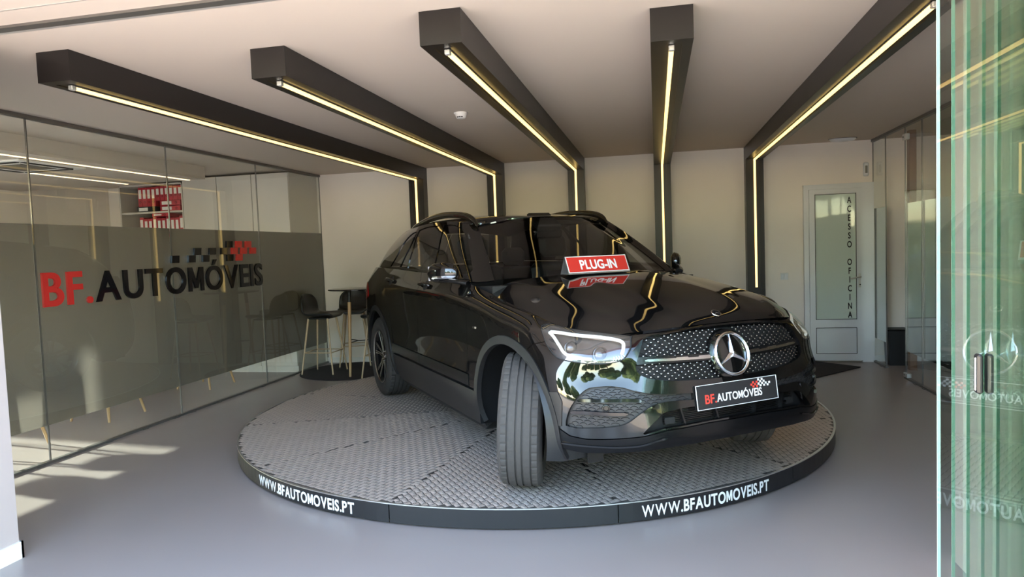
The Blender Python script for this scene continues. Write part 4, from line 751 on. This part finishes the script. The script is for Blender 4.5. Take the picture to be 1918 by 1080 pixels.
for sg_ in(1,-1):
    strip('belt_moulding',C,[(sg_*.80,.012),(sg_*1.3,.006),(sg_*1.9,.006),(sg_*2.42,.004)],.016,M['satin'],car,off=.0,h=.006)
    # roof rail
    pts=[(-1.215,.556,1.492),(-1.255,.560,1.525),(-1.31,.564,1.556),(-1.42,.568,1.584),(-1.63,.575,1.605),(-1.93,.578,1.617),(-2.3,.574,1.604),(-2.6,.566,1.577),(-2.8,.560,1.550),(-2.96,.550,1.518)]; q=smooth(pts,False,5); rr=[.008+.007*min(1,min(i,len(q)-1-i)/6) for i in range(len(q))]
    vf=tube([(a,sg_*b,c) for a,b,c in q],rr,14,flat=1.75); car_mesh('roof_rail',*vf,M['paint'],car,smoothing=60)
    rb=[]
    for x in(-1.25,-2.72):
        pass
    # door handles in their cups
    for u0 in(2.80,3.78):
        p,N,du,dv=A.ev(sg_*u0,.838); n=N[0]; t=np.array((-1.,0,0)); t-=n*(t@n); t/=np.linalg.norm(t); b=np.cross(n,t); b*=np.sign(b[2]); c=p[0]
        cup=lathe([(0,.0015),(.040,.0012),(.047,.0025),(.050,.0005)],28); cp=car_mesh('handle_cup',[c+t*a*1.0+b*d*.82+n*e for a,d,e in cup[0]],cup[1],M['matte'],car,smoothing=40)
        hv=tube([(-.11,0,.002),(-.098,0,.022),(-.05,0,.034),(.03,0,.034),(.09,0,.024),(.105,0,.002)],[.010,.013,.014,.014,.013,.010],10,flat=.62); car_mesh('door_handle',[c+t*(a+.03)+n*e+b*(d) for a,d,e in hv[0]],hv[1],M['paint'],cp,smoothing=60)
    # exterior mirror: lofted shell, lower lip, stalk, glass, indicator strip
    def shell(y0,y1,n=14,m=20,zc0=1.178,zh=.068,xd=.075,k=1.0):
        P=[]
        for i in range(n):
            s=i/(n-1); y=y0+(y1-y0)*s; e=(max(0,1-abs(2*s-1)**3.2))**.5; e=max(e,.02); rise=.006*math.sin(PI*s); row=[]
            for j in range(m+1):
                a=2*PI*j/m; ca,sa=math.cos(a),math.sin(a); ca=math.copysign(abs(ca)**.85,ca); sa=math.copysign(abs(sa)**.85,sa)
                xx=-.838-.75*(y-.90)-.04*((y-.90)/.145)**2; row.append((xx+xd*e*(ca if ca>0 else ca*.35),sg_*y,zc0+rise+zh*e*sa*k))
            P.append(row)
        return P
    P=shell(.872,1.034); vf=gridmesh(P); vf=(vf[0],vf[1] if sg_>0 else [f[::-1] for f in vf[1]]); mo=fixn(car_mesh('mirror_housing',*vf,M['paint'],car))
    P=np.array(shell(.876,1.032)); js=[17,18,19]; band=[]
    P2=np.array(shell(.874,1.033,zc0=1.178)); 
    low=[[tuple(P2[i][j]*1.0+np.array((.0025,0,0))) for j in np.arange(15,20)] for i in range(1,13)]
    ind=[[ (P2[i][19][0]+.004,P2[i][19][1],1.158-.010*t_+.0) for t_ in(0,1,2)] for i in range(1,13)]
    iv=[]
    for i in range(1,13):
        y=P2[i][0][1]; base=P2[i]; e=(max(0,1-abs(2*i/13-1)**3.2))**.5; row=[]
        for zz in(1.163,1.156,1.150,1.145):
            sa=(zz-1.178-.006*math.sin(PI*i/13))/(.068*max(e,.05)); sa=max(-.98,min(.98,sa)); s2=math.copysign(abs(sa)**(1/.85),sa); ca=math.sqrt(max(0,1-s2*s2))**.85
            xx=-.838-.75*(abs(y)-.90)-.04*((abs(y)-.90)/.145)**2; row.append((xx+.075*e*ca+.0028,y,zz))
        iv.append(row)
    vf=gridmesh(iv); fixn(car_mesh('mirror_strip',vf[0],vf[1] if sg_>0 else [f[::-1] for f in vf[1]],M['chrome'],mo))
    st=tube([(-.70,sg_*.848,1.112),(-.745,sg_*.885,1.122),(-.80,sg_*.925,1.130),(-.87,sg_*.985,1.126)],[.030,.030,.028,.010],12,flat=.55); car_mesh('mirror_stalk',*st,M['satin'],mo,smoothing=60)
    gm=gridmesh([[(-.872-.75*(y-.90)-.04*((y-.9)/.145)**2,sg_*y,z) for z in(1.130,1.178,1.225)] for y in(.915,.97,1.02)]); car_mesh('mirror_glass',*gm,M['mirror'],mo)
    sb=box(-.012,.012,0,.006,-.006,.006); p,N,_,_=A.ev(sg_*1.793,.637); car_mesh('wing_badge',[p[0]+np.array((a*1.4,b*sg_,c)) for a,b,c in sb[0]],sb[1],M['silver'],car,smoothing=20)
# wheels
def make_wheel(name,x,y,steer,camber,sgn):
    """sgn +1: car's right side; outer face points to +y (car right)"""
    w=sub(name,car,(x,-y,.3680+.115*abs(math.sin(camber)))); w.rotation_euler=Matrix(((1,0,0),(0,1,0),(0,0,1))).to_euler()
    w.rotation_mode='XYZ'; w.rotation_euler=(camber,0,-steer)
    W2=.1175; pf=[(.240,-.095),(.262,-.112),(.300,-.1195),(.335,-.114),(.352,-.104),(.3625,-.094)]
    def rib(y0,y1,r,g): return [(r,y0),(r,y1),(r-g,y1+.0008),(r-g,y1+.0085)]
    pf+= [(.3625,-.093),(.3645,-.066),(.3570,-.0652),(.3570,-.0578),(.3665,-.057),(.3670,-.022),(.3590,-.0212),(.3590,-.0128),(.3675,-.012),(.3675,.012),(.3590,.0128),(.3590,.0212),(.3670,.022),(.3665,.057),(.3570,.0578),(.3570,.0652),(.3645,.066),(.3625,.093)]
    pf+= [(.3625,.094),(.352,.104),(.335,.114),(.300,.1195),(.262,.112),(.240,.095)]
    nA=288; sh=set([3,4,5,6,7,22,23,24,25,26]); mid=set([10,11,18,19])
    def mod(i,j):
        if i in sh and j%6==0: return -.0050 if i in(5,6,7,22,23,24) else -.0022
        if i in mid and (j+ (2 if i in(11,18) else 0))%6==0: return -.0022
        return 0
    vf=lathe(pf,nA,'y',mod=mod); ty=obj('tyre',vf,M['rubber2'] if abs(steer)>.01 else M['rubber'],w,38); fixn(ty)  # steered wheels get the lighter rubber
    s=-sgn                                                            # outward direction along local y (local y is the car's left)
    rm=fixn(obj('rim_barrel',lathe([(.236,.10),(.243,.108),(.240,.098),(.226,.090),(.218,.03),(.205,-.08),(.232,-.10),(.236,-.10)],72,'y'),M['rimblk'],w,40))
    fixn(obj('rim_lip',lathe([(.2435,s*.102),(.2440,s*.1095),(.2405,s*.1105),(.2340,s*.103)],96,'y'),M['silver'],rm,40))
    for k in range(5):
        a=2*PI*k/5+PI/2; parts=[]; edges=[]
        for d in(-1,1):
            a1=a+d*.20; a0_=a+d*.34; r0,r1=.050,.236
            def pt(r,an,off,yy): return (r*math.cos(an)-off*math.sin(an),s*yy,r*math.sin(an)+off*math.cos(an))
            q=[]
            for (r,an,wd,yy) in((r0,a+d*.34,.016,.074),(.12,a+d*.19,.014,.082),(r1,a+d*.215,.015,.098)):
                q+=[pt(r,an,-wd,yy-.022),pt(r,an,-wd*.8,yy),pt(r,an,wd*.8,yy),pt(r,an,wd,yy-.022)]
            F=[]
            for i in range(2):
                for j in range(3): F.append((4*i+j,4*i+4+j,4*i+5+j,4*i+1+j))
            parts.append((q,F))
            for off in(-1,1):
                e=[]
                for (r,an,wd,yy) in((r0,a+d*.34,.016,.0745),(.12,a+d*.19,.014,.0825),(r1,a+d*.215,.015,.0985)):
                    e+=[pt(r,an,off*wd*.80,yy-.0006),pt(r,an,off*wd*.80,yy),pt(r,an,off*wd*.50,yy),pt(r,an,off*wd*.50,yy-.0006)]
                edges.append((e,[(4*i+j,4*i+4+j,4*i+5+j,4*i+1+j) for i in range(2) for j in range(3)]))
        sp_=fixn(obj('spoke',join(*parts),M['rimblk'],w,30)); fixn(obj('spoke_edge',join(*edges),M['silver'],w,30))
    fixn(obj('hub',lathe([(0,s*.080),(.028,s*.080),(.034,s*.076),(.060,s*.072),(.066,s*.05)],40,'y'),M['rimblk'],w,40)); fixn(obj('hub_ring',lathe([(.022,s*.0805),(.028,s*.0815),(.030,s*.079)],32,'y'),M['silver'],w,40))
    for k in range(5): a=2*PI*k/5; fixn(obj('wheel_bolt',xf(lathe([(0,s*.008),(.008,s*.008),(.009,0)],8,'y'),Matrix.Translation((.046*math.cos(a),s*.072,.046*math.sin(a)))),M['silver'],w))
    fixn(obj('brake_disc',lathe([(.05,s*.012),(.165,s*.012),(.165,-s*.012),(.05,-s*.012)],48,'y'),M['disc'],w,40)); fixn(obj('brake_caliper',box(.085,.185,-.035,.035,-.06,.06,.012),M['rimblk'],w))
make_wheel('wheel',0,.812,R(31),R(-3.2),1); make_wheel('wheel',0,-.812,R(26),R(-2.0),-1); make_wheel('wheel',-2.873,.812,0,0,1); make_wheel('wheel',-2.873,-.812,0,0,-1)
# wheel housings and underbody
for cx in(FX,RX):
    for sg_ in(1,-1):
        vf=lathe([(.440,.915),(.470,.84),(.475,.45)],40,'y',R(-14),R(194)); v=[(cx+a,sg_*b,CZ+c) for a,b,c in vf[0]]
        pr=arc(cx,CZ,.475,-14,194,40); n0=len(v); v+=[(a,sg_*.45,c) for a,c in pr]; F=list(vf[1])+[tuple(range(n0,n0+41))]
        fixn(car_mesh('wheel_housing',v,F,M['clad'],car,smoothing=40))
ub=join(box(-3.55,.50,-.40,.40,.26,.36),box(-2.36,-.50,-.84,.84,.20,.26),box(-3.6,-3.38,-.7,.7,.26,.34)); car_mesh('underbody',ub[0],ub[1],M['matte'],car,smoothing=10)
for sg_ in(1,-1): vf=box(.50,.51,.62,.71,.235,.30); car_mesh('air_deflector',[(a,sg_*b,c) for a,b,c in vf[0]],vf[1],M['clad'],car,smoothing=10)
# cabin
fl=join(box(-3.4,-.5,-.80,.80,.34,.40),box(-.56,-.50,-.78,.78,.34,1.02)); car_mesh('cabin_floor',fl[0],fl[1],M['matte'],car,smoothing=10)
dp=[(-.46,1.095),(-.60,1.090),(-.74,1.085),(-.86,1.065),(-.92,1.02),(-.90,.93),(-.84,.84),(-.84,.60),(-.52,.60)]
for_d=prism(dp,-.78,.78,'y'); db=car_mesh('dashboard',for_d[0],for_d[1],M['seat'],car,smoothing=30)
bd_=prism([(-.80,1.075),(-.92,1.085),(-.95,1.07),(-.93,1.03)],-.62,-.12,'y'); car_mesh('instrument_hood',bd_[0],bd_[1],M['satin'],db,smoothing=30); sc_=box(-.93,-.915,-.10,.16,1.02,1.16,.004); car_mesh('centre_screen',sc_[0],sc_[1],M['ltr'],db,smoothing=20)
Mw=Matrix.Translation((-1.06,-.37,.98))@Matrix.Rotation(R(-65),4,'Y'); tr=[(.185*math.cos(a),.185*math.sin(a),0) for a in np.linspace(0,2*PI,41)]
vf=xf(tube(tr,.014,10,False),Mw); swh=car_mesh('steering_wheel',vf[0],vf[1],M['seat'],car,smoothing=60); vf=xf(join(lathe([(0,.02),(.055,.018),(.07,0)],20),box(-.18,.18,-.018,.018,-.008,.004),box(-.18,0,-.012,.012,-.008,.004)),Mw); car_mesh('wheel_hub',vf[0],vf[1],M['satin'],swh,smoothing=30)
def pad(x0,x1,y0,y1,z0,z1,rot=0,piv=(0,0,0),b=.05):
    vf=box(x0,x1,y0,y1,z0,z1,b); Mx=Matrix.Translation(piv)@Matrix.Rotation(rot,4,'Y')@Matrix.Translation(tuple(-a for a in piv)); return xf(vf,Mx)
for y in(.37,-.37):
    vf=pad(-1.62,-1.10,y-.25,y+.25,.46,.62); s=car_mesh('front_seat',vf[0],vf[1],M['seat'],car,smoothing=60); vf=pad(-1.70,-1.56,y-.24,y+.24,.58,1.22,R(-14),(-1.62,0,.6)); car_mesh('backrest',vf[0],vf[1],M['seat'],s,smoothing=60)
    vf=pad(-1.84,-1.74,y-.13,y+.13,1.25,1.44,R(-8),(-1.79,0,1.3),.04); car_mesh('headrest',vf[0],vf[1],M['seat'],s,smoothing=60)
vf=pad(-2.50,-1.98,-.62,.62,.48,.64); s=car_mesh('rear_bench',vf[0],vf[1],M['seat'],car,smoothing=60); vf=pad(-2.60,-2.46,-.62,.62,.60,1.18,R(-16),(-2.5,0,.6)); car_mesh('backrest',vf[0],vf[1],M['seat'],s,smoothing=60)
for y in(.40,0,-.40): vf=pad(-2.72,-2.63,y-.12,y+.12,1.17,1.34,0,(0,0,0),.04); car_mesh('headrest',vf[0],vf[1],M['seat'],s,smoothing=60)
vf=pad(-1.36,-1.13,-.10,.10,1.475,1.53,R(28),(-1.2,0,1.5),.012); sh_=car_mesh('sensor_housing',vf[0],vf[1],M['matte'],car,smoothing=40); vf=pad(-1.19,-1.16,-.12,.12,1.395,1.465,R(8),(-1.17,0,1.43),.02); rv=car_mesh('rear_view_mirror',vf[0],vf[1],M['satin'],car,smoothing=40)
hd_=[]
for i in range(9):
    t_=i/8; x=-1.24-(3.15-1.24)*t_; z=float(np.interp(-x,[1.13,1.56,1.9,2.3,2.7,3.3],[1.53,1.565,1.58,1.578,1.56,1.49])); hd_.append([(x,y,z-.05*(abs(y)/.58)**2) for y in(-.58,-.3,0,.3,.58)])
vf=gridmesh(hd_); car_mesh('headlining',vf[0],vf[1],M['seat'],car)
# ---------------------------------------------------------------- price tent on the bonnet
x0=-.335; rp=car.matrix_basis
p_,n_,_,_=H.ev(0,1.02)
hx=lambda x,y:inv_h(x,y)
def inv_h(x,y):
    U,V=np.meshgrid(np.linspace(-H.umax,H.umax,60),np.linspace(0,H.vmax,60)); g=H.ev(U.ravel(),V.ravel())[0]; i=((g[:,0]-x)**2+(g[:,1]-y)**2).argmin(); return g[i]
zs=max(inv_h(-.33,y)[2] for y in(-.14,.08,.31))+.0015
tent=thing('tent_sign','red and silver tent sign lettered PLUG-IN standing on the bonnet','sign',(0,0,0)); rc=Matrix.Translation((-.093,4.193,.1189))@Matrix.Rotation(.642-PI/2,4,'Z'); tent.matrix_basis=rc@Matrix.Translation((-.330,-.112,zs))
# local: x forward, y left; width .455
Wd=.228; hh=.112; prof=[(.055,0),(0,hh),(-.055,0)]
def slab(p,q,t=.003):
    d=Vector((q[0]-p[0],0,q[1]-p[1])).normalized(); n=Vector((-d.z,0,d.x)); return [(p[0],-Wd,p[1]),(q[0],-Wd,q[1]),(q[0],Wd,q[1]),(p[0],Wd,p[1]),(p[0]+n.x*t,-Wd,p[1]+n.z*t),(q[0]+n.x*t,-Wd,q[1]+n.z*t),(q[0]+n.x*t,Wd,q[1]+n.z*t),(p[0]+n.x*t,Wd,p[1]+n.z*t)],[(0,1,2,3),(7,6,5,4),(0,4,5,1),(1,5,6,2),(2,6,7,3),(3,7,4,0)]
for a,b in((prof[0],prof[1]),(prof[1],prof[2]),((.055,.0),(-.055,.0))): fixn(obj('side_board',slab(a,b) if a!=(.055,.0) or b!=(-.055,.0) else box(-.055,.055,-Wd,Wd,0,.003),M['alu'],tent))
fd=Vector((-.055,0,hh)).normalized(); fn_=Vector((hh,0,.055)).normalized(); fo_=Vector((.055,0,0))
def face(y,s,o=0): return fo_+fd*s+Vector((0,y,0))+fn_*o
FL=math.hypot(.055,hh)
def fbox(y0,y1,s0,s1,o0,o1):
    vf=box(y0,y1,s0,s1,o0,o1); return [tuple(face(a,b,c)) for a,b,c in vf[0]],vf[1]
fixn(obj('white_border',fbox(-Wd+.004,Wd-.004,.010,FL-.003,.0005,.0012),M['ink'],tent)); fixn(obj('red_face',fbox(-Wd+.009,Wd-.009,.015,FL-.008,.0012,.0018),mat('red_print',(.62,.035,.025),.4,var=.02),tent))
L,w=word('PLUG-IN',.060,.0004,.030,gap=.09,wx=.8); k=.27/w
for ch,v,f in L: fixn(obj('letter',([tuple(face(-.132+a*k,.033+b,.0022+c)) for a,b,c in v],f),M['ink'],tent))
